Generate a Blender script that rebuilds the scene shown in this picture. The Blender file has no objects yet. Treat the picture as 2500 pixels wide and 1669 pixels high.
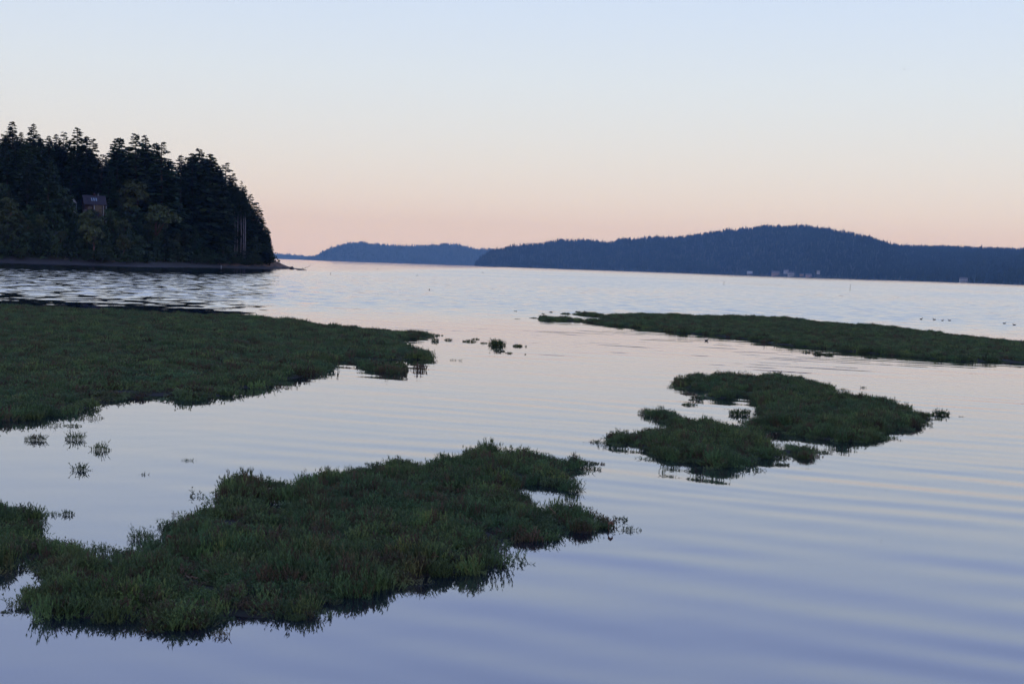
import bpy, math, random
import numpy as np
from mathutils import Matrix, Vector

R = math.radians
rng = np.random.default_rng(11)
random.seed(5)
sc = bpy.context.scene
COL = sc.collection

# ------------------------------------------------------------------ camera
CAM = np.array((0.0, 0.0, 4.0))
FPX, CX, CY = 3434.0, 1250.0, 834.5          # photograph is 2500 x 1669
PITCH, ROLL = 3.06, 1.93
cam_d = bpy.data.cameras.new('camera')
cam = bpy.data.objects.new('camera', cam_d); COL.objects.link(cam)
cam_d.sensor_width = 36; cam_d.lens = 36 * FPX / 2500
cam_d.clip_start = 0.1; cam_d.clip_end = 60000
M3 = Matrix.Rotation(R(90 - PITCH), 3, 'X') @ Matrix.Rotation(R(ROLL), 3, 'Z')
cam.matrix_world = Matrix.Translation(Vector(CAM)) @ M3.to_4x4()
sc.camera = cam
RM = np.array(M3)

# ------------------------------------------------------------------ dusk sky, sun below the afterglow, exposure
SUN_EL, SUN_AZ = 2.5, 205.0                  # the afterglow lies behind the camera
world = bpy.data.worlds.new('World'); sc.world = world; world.use_nodes = True
wn = world.node_tree; wn.nodes.clear()
def N(tree, t, **kw):
    n = tree.nodes.new(t)
    for k, v in kw.items(): setattr(n, k, v)
    return n
w_out = N(wn, 'ShaderNodeOutputWorld'); w_bg = N(wn, 'ShaderNodeBackground')
w_sky = N(wn, 'ShaderNodeTexSky', sky_type='NISHITA'); w_sky.sun_disc = False
w_sky.sun_elevation = R(SUN_EL); w_sky.sun_rotation = R(SUN_AZ); w_sky.air_density = 1.4; w_sky.dust_density = 0.6; w_sky.ozone_density = 3.0
w_tc = N(wn, 'ShaderNodeTexCoord'); w_sep = N(wn, 'ShaderNodeSeparateXYZ')
w_as = N(wn, 'ShaderNodeMath', operation='ARCSINE'); w_mr = N(wn, 'ShaderNodeMapRange')
w_mr.inputs['From Min'].default_value = R(-2); w_mr.inputs['From Max'].default_value = R(90)
w_pw = N(wn, 'ShaderNodeMath', operation='POWER'); w_pw.inputs[1].default_value = 0.5
w_rp = N(wn, 'ShaderNodeValToRGB')
SKY = [(-2, (.845, .735, .70)), (0.3, (.835, .745, .71)), (1.4, (.82, .765, .72)), (2.6, (.795, .775, .76)), (4.3, (.755, .775, .805)),
       (7.5, (.69, .765, .875)), (10.8, (.61, .715, .915)), (13, (.575, .685, .96)), (16, (.525, .64, 1.0)), (26, (.41, .525, .97)), (50, (.23, .34, .80)), (90, (.16, .26, .64))]
el = w_rp.color_ramp.elements
while len(el) < len(SKY): el.new(0.5)
for e, (deg, c) in zip(el, SKY):
    e.position = ((deg + 2) / 92.0) ** 0.5; e.color = (*c, 1)
w_gain = N(wn, 'ShaderNodeMix', data_type='RGBA', blend_type='MULTIPLY'); w_gain.inputs[0].default_value = 1.0
w_gain.inputs[7].default_value = (0.07, 0.07, 0.07, 1)       # Nishita strength
w_add = N(wn, 'ShaderNodeMix', data_type='RGBA', blend_type='ADD'); w_add.inputs[0].default_value = 1.0
w_bg.inputs['Strength'].default_value = 1.0
L = wn.links.new
L(w_tc.outputs['Generated'], w_sep.inputs[0]); L(w_sep.outputs['Z'], w_as.inputs[0]); L(w_as.outputs[0], w_mr.inputs['Value'])
L(w_mr.outputs[0], w_pw.inputs[0]); L(w_pw.outputs[0], w_rp.inputs[0])
L(w_sky.outputs[0], w_gain.inputs[6]); L(w_rp.outputs[0], w_add.inputs[6]); L(w_gain.outputs[2], w_add.inputs[7])
L(w_add.outputs[2], w_bg.inputs['Color']); L(w_bg.outputs[0], w_out.inputs['Surface'])

sun_d = bpy.data.lights.new('sun', 'SUN'); sun_d.energy = 0.06; sun_d.angle = R(25); sun_d.color = (1, .86, .76)
sun = bpy.data.objects.new('sun', sun_d); COL.objects.link(sun)
sun.rotation_euler = (R(90 - 12), 0, R(180 - SUN_AZ))
sc.view_settings.view_transform = 'Standard'; sc.view_settings.look = 'None'
sc.view_settings.exposure = 0.0; sc.view_settings.gamma = 1.0; sc.view_settings.use_curve_mapping = False
sc.cycles.max_bounces = 4; sc.cycles.volume_bounces = 0; sc.cycles.glossy_bounces = 3; sc.cycles.diffuse_bounces = 1; sc.cycles.transmission_bounces = 1; sc.cycles.transparent_max_bounces = 4
sc.cycles.use_denoising = True

# ------------------------------------------------------------------ helpers
def ray(x, y):
    d = RM @ np.array((x - CX, -(y - CY), -FPX)); return d / np.linalg.norm(d)
def on_z(x, y, z=0.0):
    d = ray(x, y); return CAM + d * ((z - CAM[2]) / d[2])
def at_depth(x, y, dep):
    d = ray(x, y); return CAM + d * (dep / d[1])
def horizon(x): return 631 + .0337 * (x - 660)
def ppm(dep): return FPX / dep               # photo pixels per metre

def tag(o, label=None, cat=None, group=None, kind=None):
    if label: o['label'] = label
    if cat: o['category'] = cat
    if group: o['group'] = group
    if kind: o['kind'] = kind
    return o
def mesh_from(name, V, F, mats=(), smooth=False, fmat=None):
    """V (n,3); F (m,3) or (m,4) arrays, or a list of tuples"""
    me = bpy.data.meshes.new(name)
    if isinstance(F, list):
        me.from_pydata([tuple(v) for v in V], [], F)
    else:
        V = np.asarray(V, np.float32); F = np.asarray(F, np.int32); k = F.shape[1]
        me.vertices.add(len(V)); me.vertices.foreach_set('co', V.ravel())
        me.loops.add(F.size); me.loops.foreach_set('vertex_index', F.ravel())
        me.polygons.add(len(F)); me.polygons.foreach_set('loop_start', np.arange(0, F.size, k, dtype=np.int32))
        me.update(calc_edges=True)
    for m in mats: me.materials.append(m)
    if fmat is not None: me.polygons.foreach_set('material_index', np.asarray(fmat, np.int32))
    if smooth: me.polygons.foreach_set('use_smooth', np.ones(len(me.polygons), bool))
    return me
def obj(name, me, parent=None, loc=None):
    o = bpy.data.objects.new(name, me); COL.objects.link(o)
    if parent: o.parent = parent
    if loc is not None: o.location = loc
    return o
def empty(name, loc=(0, 0, 0), rz=0, s=1):
    o = bpy.data.objects.new(name, None); COL.objects.link(o)
    o.location = loc; o.rotation_euler = (0, 0, rz)
    o.scale = (s, s, s) if np.isscalar(s) else s
    return o
class MB:
    """collects shapes into one mesh"""
    def __init__(s): s.v = []; s.f = []
    def add(s, v, f):
        b = len(s.v); s.v += [tuple(map(float, p)) for p in v]; s.f += [tuple(b + i for i in q) for q in f]; return s
    def box(s, a, b):
        (x0, y0, z0), (x1, y1, z1) = a, b
        return s.add([(x0,y0,z0),(x1,y0,z0),(x1,y1,z0),(x0,y1,z0),(x0,y0,z1),(x1,y0,z1),(x1,y1,z1),(x0,y1,z1)],
                     [(0,3,2,1),(4,5,6,7),(0,1,5,4),(1,2,6,5),(2,3,7,6),(3,0,4,7)])
    def tube(s, pts, rad, n=7, cap=True):
        pts = [np.array(p, float) for p in pts]; rows = []; vs = []
        for i, p in enumerate(pts):
            t = pts[min(i + 1, len(pts) - 1)] - pts[max(i - 1, 0)]; t /= np.linalg.norm(t) + 1e-9
            a = np.cross(t, (0.31, 0.2, 0.93) if abs(t[2]) < .9 else (1, 0, 0)); a /= np.linalg.norm(a); b = np.cross(t, a)
            for k in range(n):
                an = 2 * math.pi * k / n; vs.append(p + rad[i] * (math.cos(an) * a + math.sin(an) * b))
        fs = [(i * n + k, i * n + (k + 1) % n, (i + 1) * n + (k + 1) % n, (i + 1) * n + k) for i in range(len(pts) - 1) for k in range(n)]
        if cap: fs += [tuple(range(n))[::-1], tuple((len(pts) - 1) * n + k for k in range(n))]
        return s.add(vs, fs)
    def build(s, name, mat, parent=None, smooth=False):
        return obj(name, mesh_from(name, s.v, s.f, [mat], smooth), parent)

def vnoise(x, y, seed=0):
    """smooth value noise on arrays, -1..1"""
    xi, yi = np.floor(x).astype(np.int64), np.floor(y).astype(np.int64); fx, fy = x - xi, y - yi
    def h(a, b):
        n = (a * 374761393 + b * 668265263 + seed * 974634777) & 0x7fffffff
        n = ((n ^ (n >> 13)) * 1274126177) & 0x7fffffff
        return ((n ^ (n >> 16)) & 0xffff) / 32767.5 - 1
    u, v = fx * fx * (3 - 2 * fx), fy * fy * (3 - 2 * fy)
    return (h(xi, yi) * (1 - u) + h(xi + 1, yi) * u) * (1 - v) + (h(xi, yi + 1) * (1 - u) + h(xi + 1, yi + 1) * u) * v
def fbm(x, y, seed=0, octv=4):
    s = 0; a = .5
    for k in range(octv): s = s + a * vnoise(x * 2 ** k, y * 2 ** k, seed + k); a *= .5
    return s
def sdist(P, poly):
    """signed distance of points P (n,2) to polygon, positive inside"""
    poly = np.asarray(poly, float); A = poly; B = np.roll(poly, -1, 0)
    best = np.full(len(P), 1e18); ins = np.zeros(len(P), bool)
    for a, b in zip(A, B):
        ab = b - a; t = np.clip(((P - a) @ ab) / (ab @ ab + 1e-12), 0, 1)
        d = P - (a + t[:, None] * ab); best = np.minimum(best, (d * d).sum(1))
        c = ((a[1] > P[:, 1]) != (b[1] > P[:, 1]))
        if abs(b[1] - a[1]) > 1e-12:
            ins ^= c & (P[:, 0] < (b[0] - a[0]) * (P[:, 1] - a[1]) / (b[1] - a[1]) + a[0])
    d = np.sqrt(best); return np.where(ins, d, -d)
def sstep(a, b, x):
    t = np.clip((x - a) / (b - a), 0, 1); return t * t * (3 - 2 * t)

# ------------------------------------------------------------------ materials
def material(name, base, rough=.7, var=None, scale=1.0, detail=4, spec=.3, rnd=0.0, coords='Position', stretch=None, bump=0):
    """procedural Principled material: base colour mixed with the colours in var by noise"""
    m = bpy.data.materials.new(name); m.use_nodes = True; t = m.node_tree; b = t.nodes['Principled BSDF']
    b.inputs['Roughness'].default_value = rough; b.inputs['Specular IOR Level'].default_value = spec
    geo = N(t, 'ShaderNodeNewGeometry'); col = None
    src = geo.outputs['Position']
    if coords == 'Object': src = N(t, 'ShaderNodeTexCoord').outputs['Object']
    if stretch:
        mp = N(t, 'ShaderNodeMapping'); mp.inputs['Scale'].default_value = stretch; t.links.new(src, mp.inputs[0]); src = mp.outputs[0]
    prev = N(t, 'ShaderNodeRGB'); prev.outputs[0].default_value = (*base, 1); prev = prev.outputs[0]
    for i, (c, lo, hi, s) in enumerate(var or []):
        nz = N(t, 'ShaderNodeTexNoise'); nz.inputs['Scale'].default_value = scale * s; nz.inputs['Detail'].default_value = detail
        ad = N(t, 'ShaderNodeVectorMath', operation='ADD'); ad.inputs[1].default_value = (17.3 * i, 5.1 * i, 9.7 * i)
        t.links.new(src, ad.inputs[0]); t.links.new(ad.outputs[0], nz.inputs['Vector'])
        mr = N(t, 'ShaderNodeMapRange'); mr.inputs['From Min'].default_value = lo; mr.inputs['From Max'].default_value = hi
        t.links.new(nz.outputs['Fac'], mr.inputs['Value'])
        mx = N(t, 'ShaderNodeMix', data_type='RGBA'); t.links.new(mr.outputs[0], mx.inputs[0]); t.links.new(prev, mx.inputs[6])
        mx.inputs[7].default_value = (*c, 1); prev = mx.outputs[2]
    if rnd:
        oi = N(t, 'ShaderNodeObjectInfo'); hs = N(t, 'ShaderNodeHueSaturation')
        mr = N(t, 'ShaderNodeMapRange'); mr.inputs['To Min'].default_value = 1 - rnd; mr.inputs['To Max'].default_value = 1 + rnd
        t.links.new(oi.outputs['Random'], mr.inputs['Value']); t.links.new(mr.outputs[0], hs.inputs['Value'])
        m2 = N(t, 'ShaderNodeMapRange'); m2.inputs['To Min'].default_value = .5 - rnd * .07; m2.inputs['To Max'].default_value = .5 + rnd * .07
        ml = N(t, 'ShaderNodeMath', operation='FRACT'); mm = N(t, 'ShaderNodeMath', operation='MULTIPLY'); mm.inputs[1].default_value = 7.31
        t.links.new(oi.outputs['Random'], mm.inputs[0]); t.links.new(mm.outputs[0], ml.inputs[0]); t.links.new(ml.outputs[0], m2.inputs['Value'])
        t.links.new(m2.outputs[0], hs.inputs['Hue']); t.links.new(prev, hs.inputs['Color']); prev = hs.outputs[0]
    t.links.new(prev, b.inputs['Base Color'])
    if bump:
        nz = N(t, 'ShaderNodeTexNoise'); nz.inputs['Scale'].default_value = scale * 6; nz.inputs['Detail'].default_value = 5; t.links.new(src, nz.inputs['Vector'])
        bp = N(t, 'ShaderNodeBump'); bp.inputs['Strength'].default_value = bump; t.links.new(nz.outputs['Fac'], bp.inputs['Height']); t.links.new(bp.outputs[0], b.inputs['Normal'])
    return m
MAT = {}
MAT['weed'] = material('pickleweed_green', (.106, .148, .040), .6, [((.072, .122, .042), .42, .60, .30), ((.136, .172, .038), .55, .68, .9), ((.125, .085, .030), .60, .74, .45), ((.18, .145, .055), .64, .76, 2.6)], 1.0, rnd=.45, spec=.25)
MAT['weed_dark'] = material('pickleweed_dark', (.066, .094, .024), .6, [((.048, .078, .026), .42, .62, .5), ((.12, .072, .042), .56, .70, 2.0)], 1.0, rnd=.25, spec=.25)
MAT['weed_dead'] = material('pickleweed_dead', (.115, .080, .045), .8, [((.07, .05, .03), .42, .62, 1.5)], 1.0, rnd=.4, spec=.1)
MAT['mud'] = material('wet_mud', (.024, .022, .018), .95, [((.035, .03, .024), .45, .7, 1.0), ((.03, .04, .025), .5, .7, 4.0)], 1.5, bump=.3)
MAT['needle'] = material('fir_needles', (.032, .052, .020), .7, [((.022, .037, .015), .42, .62, .25), ((.055, .074, .025), .6, .75, .6)], 1.0, rnd=.4, spec=.15)
MAT['leaf_olive'] = material('madrone_leaf', (.060, .070, .021), .6, [((.042, .054, .02), .42, .62, .4), ((.085, .066, .03), .6, .75, .8)], 1.0, rnd=.2, spec=.2)
MAT['leaf_dark'] = material('alder_leaf', (.034, .054, .020), .6, [((.022, .036, .015), .42, .62, .3), ((.052, .068, .026), .6, .75, .8)], 1.0, rnd=.35, spec=.2)
MAT['bark'] = material('fir_bark', (.075, .06, .05), .9, [((.045, .038, .035), .4, .65, 2.0)], 1.0, stretch=(1, 1, .2))
MAT['bark_red'] = material('madrone_bark', (.13, .06, .045), .6, [((.09, .045, .035), .45, .65, 1.5), ((.2, .12, .09), .6, .7, 3.0)], 1.0, stretch=(1, 1, .3))
MAT['bark_pale'] = material('pale_bark', (.22, .19, .2), .85, [((.12, .1, .11), .5, .7, 2.0)], 1.0, stretch=(1, 1, .25))
MAT['earth'] = material('forest_earth', (.05, .042, .03), .95, [((.035, .04, .025), .4, .6, .15), ((.10, .065, .045), .6, .72, .08)], 1.0)
MAT['beach'] = material('beach_gravel', (.040, .035, .036), .9, [((.075, .065, .064), .56, .7, .3), ((.035, .032, .03), .45, .62, 1.2)], 1.0)
MAT['bank'] = material('reddish_bank', (.17, .095, .06), .95, [((.09, .06, .045), .45, .65, .4), ((.22, .14, .09), .6, .75, 1.0)], 1.0)
MAT['rock'] = material('shore_rock', (.09, .08, .075), .8, [((.05, .045, .042), .45, .65, 1.0)], 1.0, bump=.3)
MAT['drift'] = material('driftwood', (.42, .38, .34), .85, [((.2, .18, .16), .45, .65, 2.0)], 1.0, stretch=(.4, 3, 3))
MAT['wood_red'] = material('red_brown_siding', (.050, .022, .019), .8, [((.036, .016, .015), .45, .65, .8)], 1.0, stretch=(4, 4, .3))
MAT['roof'] = material('purple_brown_roof', (.036, .027, .036), .8, [((.026, .02, .03), .45, .65, .8)], 1.0)
MAT['white'] = material('white_paint', (.40, .40, .41), .6, [((.32, .32, .34), .5, .7, 1.0)], 1.0)
MAT['grey_wood'] = material('grey_deck_wood', (.30, .31, .32), .8, [((.22, .23, .25), .45, .65, 1.0)], 1.0)
MAT['glass'] = material('dark_glass', (.01, .012, .018), .12, [((.015, .02, .03), .45, .65, .4)], 1.0, spec=.5)
MAT['skylight'] = material('skylight_glass', (.20, .26, .33), .2, [((.17, .22, .28), .45, .65, .4)], 1.0, spec=.8)
MAT['far_tree'] = material('distant_forest', (.024, .040, .024), .8, [((.016, .028, .02), .42, .6, .008), ((.045, .06, .028), .6, .72, .012)], 1.0, spec=.1)
MAT['far_earth'] = material('distant_ground', (.032, .042, .028), .95, [((.045, .05, .03), .5, .7, .01)], 1.0)
MAT['tan'] = material('dry_stalk', (.20, .14, .085), .8, [((.14, .08, .05), .45, .65, 6.0)], 1.0)
MAT['rust'] = material('dry_leaf_rust', (.15, .075, .04), .7, [((.09, .05, .03), .45, .65, 9.0)], 1.0)
MAT['bird_dark'] = material('bird_feather', (.035, .032, .03), .7, [((.06, .055, .05), .5, .7, 6.0)], 1.0)
MAT['stake'] = material('weathered_stake', (.12, .11, .11), .85, [((.07, .065, .065), .45, .65, 2.0)], 1.0)
MAT['house_tan'] = material('tan_siding', (.38, .27, .24), .7, [((.3, .22, .2), .5, .7, .3)], 1.0)
MAT['house_roof'] = material('grey_shingle', (.16, .15, .16), .8, [((.1, .1, .11), .5, .7, .3)], 1.0)

def water_material():
    m = bpy.data.materials.new('sea_water'); m.use_nodes = True; t = m.node_tree; b = t.nodes['Principled BSDF']; K = t.links.new
    b.inputs['Base Color'].default_value = (.006, .010, .020, 1); b.inputs['Roughness'].default_value = .012; b.inputs['IOR'].default_value = 1.5
    geo = N(t, 'ShaderNodeNewGeometry'); sep = N(t, 'ShaderNodeSeparateXYZ'); K(geo.outputs['Position'], sep.inputs[0])
    X, Y = sep.outputs['X'], sep.outputs['Y']
    def val(v): return v
    def mth(op, a, c=None, d=None):
        n = N(t, 'ShaderNodeMath', operation=op)
        for i, q in enumerate((a, c, d)):
            if q is None: continue
            if isinstance(q, (int, float)): n.inputs[i].default_value = q
            else: K(q, n.inputs[i])
        return n.outputs[0]
    def mr(v, a, c, lo=0., hi=1., smooth=True):
        n = N(t, 'ShaderNodeMapRange'); n.interpolation_type = 'SMOOTHSTEP' if smooth else 'LINEAR'
        K(v, n.inputs['Value'])
        for k, q in (('From Min', a), ('From Max', c), ('To Min', lo), ('To Max', hi)): n.inputs[k].default_value = q
        return n.outputs[0]
    def noise(sx, sy, det, off=0., rot=0., dist=0., rough=.5):
        mp = N(t, 'ShaderNodeMapping'); mp.inputs['Scale'].default_value = (sx, sy, 1); mp.inputs['Location'].default_value = (off, off * .7, 0)
        rt = N(t, 'ShaderNodeMapping'); rt.inputs['Rotation'].default_value = (0, 0, rot)
        K(geo.outputs['Position'], rt.inputs[0]); K(rt.outputs[0], mp.inputs[0])
        n = N(t, 'ShaderNodeTexNoise'); n.noise_dimensions = '2D'; n.inputs['Scale'].default_value = 1; n.inputs['Detail'].default_value = det
        n.inputs['Roughness'].default_value = rough; n.inputs['Distortion'].default_value = dist
        K(mp.outputs[0], n.inputs['Vector']); return n
    def cen(n):  # centred noise scalar
        return mth('SUBTRACT', n.outputs['Fac'], .5)
    # calm lagoon by the marsh, wind ripples on the open water further out
    far = mr(Y, 84, 150); mid = mr(Y, 38, 75); open_ = mr(Y, 900, 2600, 1.0, .45)
    shelter = mth('MULTIPLY', mr(mth('ADD', X, mth('MULTIPLY', Y, .13)), -4.5, 2.5, .06, 1.0), mr(Y, 22, 38, 1.45, .8))
    sxs, sys_ = [], []
    def train(lam, ang, amp, seed, ph=5.0, sc=.09):
        """long crested ripples: wavelength, crest angle, slope"""
        nx, ny = math.sin(ang), math.cos(ang)
        w = cen(noise(sc, sc * 1.4, 1.0, seed)); md = mr(noise(.07, .16, 1.5, seed + 3.3, -ang).outputs['Fac'], .36, .64)
        u = mth('ADD', mth('MULTIPLY', X, nx), mth('MULTIPLY', Y, ny))
        p = mth('ADD', mth('MULTIPLY', u, 2 * math.pi / lam), mth('MULTIPLY', w, ph))
        s = mth('MULTIPLY', mth('MULTIPLY', mth('SINE', p), amp), mth('MULTIPLY', md, shelter))
        sxs.append(mth('MULTIPLY', s, nx)); sys_.append(mth('MULTIPLY', s, ny))
    train(1.55, R(21), .018, 1.7, 9.0); train(.95, R(27), .008, 8.1, 9.0, .13); train(2.7, R(13), .010, 4.4, 7.0, .06); train(5.2, R(4), .006, 14.4, 8.0, .04)
    # faint irregular slope everywhere
    sys_.append(mth('MULTIPLY', cen(noise(.35, 1.1, 3, 21.0, R(-18))), .022))
    sxs.append(mth('MULTIPLY', cen(noise(.5, .8, 3, 25.0, R(-18))), .012))
    # wind ripples on the open water: broad patches, then finer ripples
    lee = mth('SUBTRACT', 1.0, mth('MULTIPLY', mth('MULTIPLY', mr(Y, 255, 390), mr(X, -30, -85)), .68))
    g = mth('MULTIPLY', mth('MULTIPLY', far, open_), lee)
    c1 = mth('MULTIPLY', mth('MULTIPLY', cen(noise(.36, .30, 2.5, 31.0, R(-3), 0, .55)), .40), mr(mth('ADD', X, mth('MULTIPLY', Y, .17)), -6, 14, 1.0, .42)); c2 = mth('MULTIPLY', cen(noise(.9, .35, 2.0, 37.0)), .06)
    c3 = mth('MULTIPLY', cen(noise(.012, .006, 2.0, 57.0)), .07)
    bias = mr(Y, 150, 650, -.050, -.056)
    sys_.append(mth('MULTIPLY', mth('ADD', mth('ADD', c1, mth('ADD', c2, c3)), bias), g))
    sxs.append(mth('MULTIPLY', cen(noise(.22, .12, 3.0, 41.0)), mth('MULTIPLY', g, .12)))
    def total(l):
        r = l[0]
        for q in l[1:]: r = mth('ADD', r, q)
        return r
    cmb = N(t, 'ShaderNodeCombineXYZ'); K(total(sxs), cmb.inputs[0]); K(total(sys_), cmb.inputs[1]); cmb.inputs[2].default_value = 1
    nm = N(t, 'ShaderNodeVectorMath', operation='NORMALIZE'); K(cmb.outputs[0], nm.inputs[0]); K(nm.outputs[0], b.inputs['Normal'])
    gl = N(t, 'ShaderNodeBsdfGlossy'); gl.inputs['Color'].default_value = (.80, .84, 1, 1); gl.inputs['Roughness'].default_value = .012; K(nm.outputs[0], gl.inputs['Normal'])
    mx = N(t, 'ShaderNodeMixShader'); mx.inputs[0].default_value = .21; K(b.outputs[0], mx.inputs[1]); K(gl.outputs[0], mx.inputs[2])
    K(mx.outputs[0], t.nodes['Material Output'].inputs['Surface'])
    return m
MAT['water'] = water_material()

# ------------------------------------------------------------------ water
def disc(name, rad, n, z, mat):
    rr = [0, 12, 40, 120, 400, 1200, 4000, 10000, rad]; V = [(0, 0, z)]; F = []
    for r_ in rr[1:]:
        V += [(r_ * math.cos(2 * math.pi * k / n), r_ * math.sin(2 * math.pi * k / n), z) for k in range(n)]
    for k in range(n): F.append((0, 1 + k, 1 + (k + 1) % n))
    for j in range(len(rr) - 2):
        a, c = 1 + j * n, 1 + (j + 1) * n
        F += [(a + k, c + k, c + (k + 1) % n, a + (k + 1) % n) for k in range(n)]
    return obj(name, mesh_from(name, V, F, [mat]))
WATER_R = 21200
tag(disc('water', WATER_R, 96, 0, MAT['water']), 'calm dusk bay water reflecting the pale sky', kind='structure')

# ------------------------------------------------------------------ distant hills with their forest
def skyline_fn(pts):
    xs, ys = zip(*pts); return lambda x: np.interp(x, xs, ys)
def cone_trees(P, H, W, rg, sides=5):
    """many small conifers: P (n,3) base, H height, W radius -> V, F (two stacked cones each)"""
    n = len(P); an = np.arange(sides) * 2 * np.pi / sides
    V = []; 
    th = rg.uniform(0, 6.28, n)
    for (z0, z1, w) in ((.08, .68, 1.0), (.42, 1.0, .62)):
        rj = rg.uniform(.75, 1.2, (n, sides))
        ring = np.stack([P[:, None, 0] + np.cos(th[:, None] + an) * (W * w)[:, None] * rj, P[:, None, 1] + np.sin(th[:, None] + an) * (W * w)[:, None] * rj,
                         np.repeat((P[:, 2] + H * z0)[:, None], sides, 1)], -1)
        tip = np.stack([P[:, 0], P[:, 1], P[:, 2] + H * z1], -1)[:, None, :]
        V.append(np.concatenate([ring, tip], 1))
    V = np.concatenate(V, 1); per = V.shape[1]
    f = [(o + k, o + (k + 1) % sides, o + sides) for o in (0, sides + 1) for k in range(sides)]
    F = (np.arange(n)[:, None, None] * per + np.array(f)[None]).reshape(-1, 3)
    return V.reshape(-1, 3), F
def hill(name, label, sky, shore_d, ridge_d, x0, x1, ncol, nrow, tree_h, spacing, seed, prof=1.0):
    """a wooded hill: sky(x) = photograph row of its tree tops, shore_d / ridge_d(x) its distances"""
    rg = np.random.default_rng(seed); xs = np.linspace(x0, x1, ncol); T = np.linspace(0, 1.5, nrow)
    V = np.zeros((nrow, ncol, 3))
    for i, x in enumerate(xs):
        s, r_ = shore_d(x), ridge_d(x); top = at_depth(x, float(sky(x)), r_)[2] - tree_h * .8
        for j, tt in enumerate(T):
            d = s + (r_ - s) * tt; p = at_depth(x, horizon(x), d)
            z = max(top, 2) * (sstep(0, 1, np.array(tt)) * .45 + .55 * min(tt, 1) ** prof if tt <= 1 else 1 - (tt - 1) * .9)
            V[j, i] = (p[0], p[1], z if j else -1.0)
    nz = fbm(V[..., 0] / 260, V[..., 1] / 260, seed, 3) * 9
    V[..., 2] += np.where((T[:, None] > .05) & (T[:, None] < .9), nz * np.minimum(T[:, None] * 3, 1), 0)
    idx = np.arange(nrow * ncol).reshape(nrow, ncol)
    F = np.stack([idx[:-1, :-1], idx[:-1, 1:], idx[1:, 1:], idx[1:, :-1]], -1).reshape(-1, 4)
    h = obj(name, mesh_from(name, V.reshape(-1, 3), F, [MAT['far_earth']], True)); tag(h, label, kind='structure')
    # forest standing on it
    A, B, C, D = V[:-1, :-1].reshape(-1, 3), V[:-1, 1:].reshape(-1, 3), V[1:, 1:].reshape(-1, 3), V[1:, :-1].reshape(-1, 3)
    area = np.linalg.norm(np.cross((B - A)[:, :2], (D - A)[:, :2])[:, None], axis=1)
    cnt = rg.poisson(area / spacing ** 2); q = np.repeat(np.arange(len(A)), cnt); u, v = rg.random(len(q)), rg.random(len(q))
    P = (A[q] * ((1 - u) * (1 - v))[:, None] + B[q] * (u * (1 - v))[:, None] + C[q] * (u * v)[:, None] + D[q] * ((1 - u) * v)[:, None])
    P = P[P[:, 2] > .5]
    cl = fbm(P[:, 0] / 45, P[:, 1] / 45, seed + 9, 3)
    H = tree_h * np.clip(.78 + cl * .8 + rg.normal(0, .12, len(P)) + .45 * rg.random(len(P)) ** 6, .3, 1.7); W = H * rg.uniform(.14, .24, len(P))
    return h, V, P, H, W, rg
def forest(name, label, P, H, W, rg):
    Vt, Ft = cone_trees(P, H, W, rg)
    return tag(obj(name, mesh_from(name, Vt, Ft, [MAT['far_tree']])), label, kind='stuff')

FS = 2.2
sh_b = lambda x: FS * np.interp(x, [1100, 1165, 1400, 1800, 2100, 2500, 2800], [4400, 4200, 3950, 3500, 2900, 2200, 1900])
HOUSES = [(x, y, float(sh_b(x)) + d, w * 1.9, c, r) for x, y, d, w, c, r in [   # photo x, photo y of the foot, metres behind the shore, width, colour, roof pitch
    (1830, 669, 60, 14, 'white', 1.0), (1893, 671, 50, 19, 'house_tan', .8), (1919, 664, 110, 12, 'white', .9), (1931, 672, 30, 16, 'white', .5),
    (1957, 673, 50, 9, 'house_tan', .7), (1974, 675, 30, 14, 'house_tan', .8), (1998, 665, 110, 8, 'white', .7), (2352, 688, 70, 15, 'white', .6), (2358, 694, 20, 6, 'white', .4)]]
sky_b = skyline_fn([(1100, 646), (1160, 642), (1168, 630), (1182, 616), (1204, 605), (1250, 596), (1320, 590), (1360, 583), (1420, 582), (1450, 587), (1490, 588), (1510, 579), (1560, 578), (1590, 573), (1650, 575), (1700, 567),
                    (1750, 560), (1800, 555), (1840, 550), (1870, 545), (1920, 548), (1960, 547), (2000, 553), (2030, 558), (2080, 566), (2110, 574), (2150, 584), (2165, 590), (2190, 597), (2250, 599), (2320, 601), (2400, 604), (2500, 606), (2700, 612)])
rd_b = lambda x: sh_b(x) + FS * np.interp(x, [1100, 1165, 1300, 1500, 1870, 2150, 2250, 2800], [120, 200, 500, 700, 900, 1000, 1700, 1900])
h_, V_, P, H, W, rg = hill('wooded_hill', 'dark blue wooded hill across the bay with houses at its foot', sky_b, sh_b, rd_b, 1160, 2760, 130, 18, 26, 18, 3)
keep = np.ones(len(P), bool)
for (hx, hy, hd, hw, c, rf) in HOUSES:      # clearings in front of the houses
    p = at_depth(hx, hy, hd); cx = P[:, 0] / P[:, 1] * p[1]
    keep &= ~((abs(cx - p[0]) < hw * .75) & (P[:, 1] < hd + 14) & (P[:, 1] > hd - 700))
forest('forest', 'dense conifer forest covering the dark blue hill across the bay', P[keep], H[keep], W[keep], rg)
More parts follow.
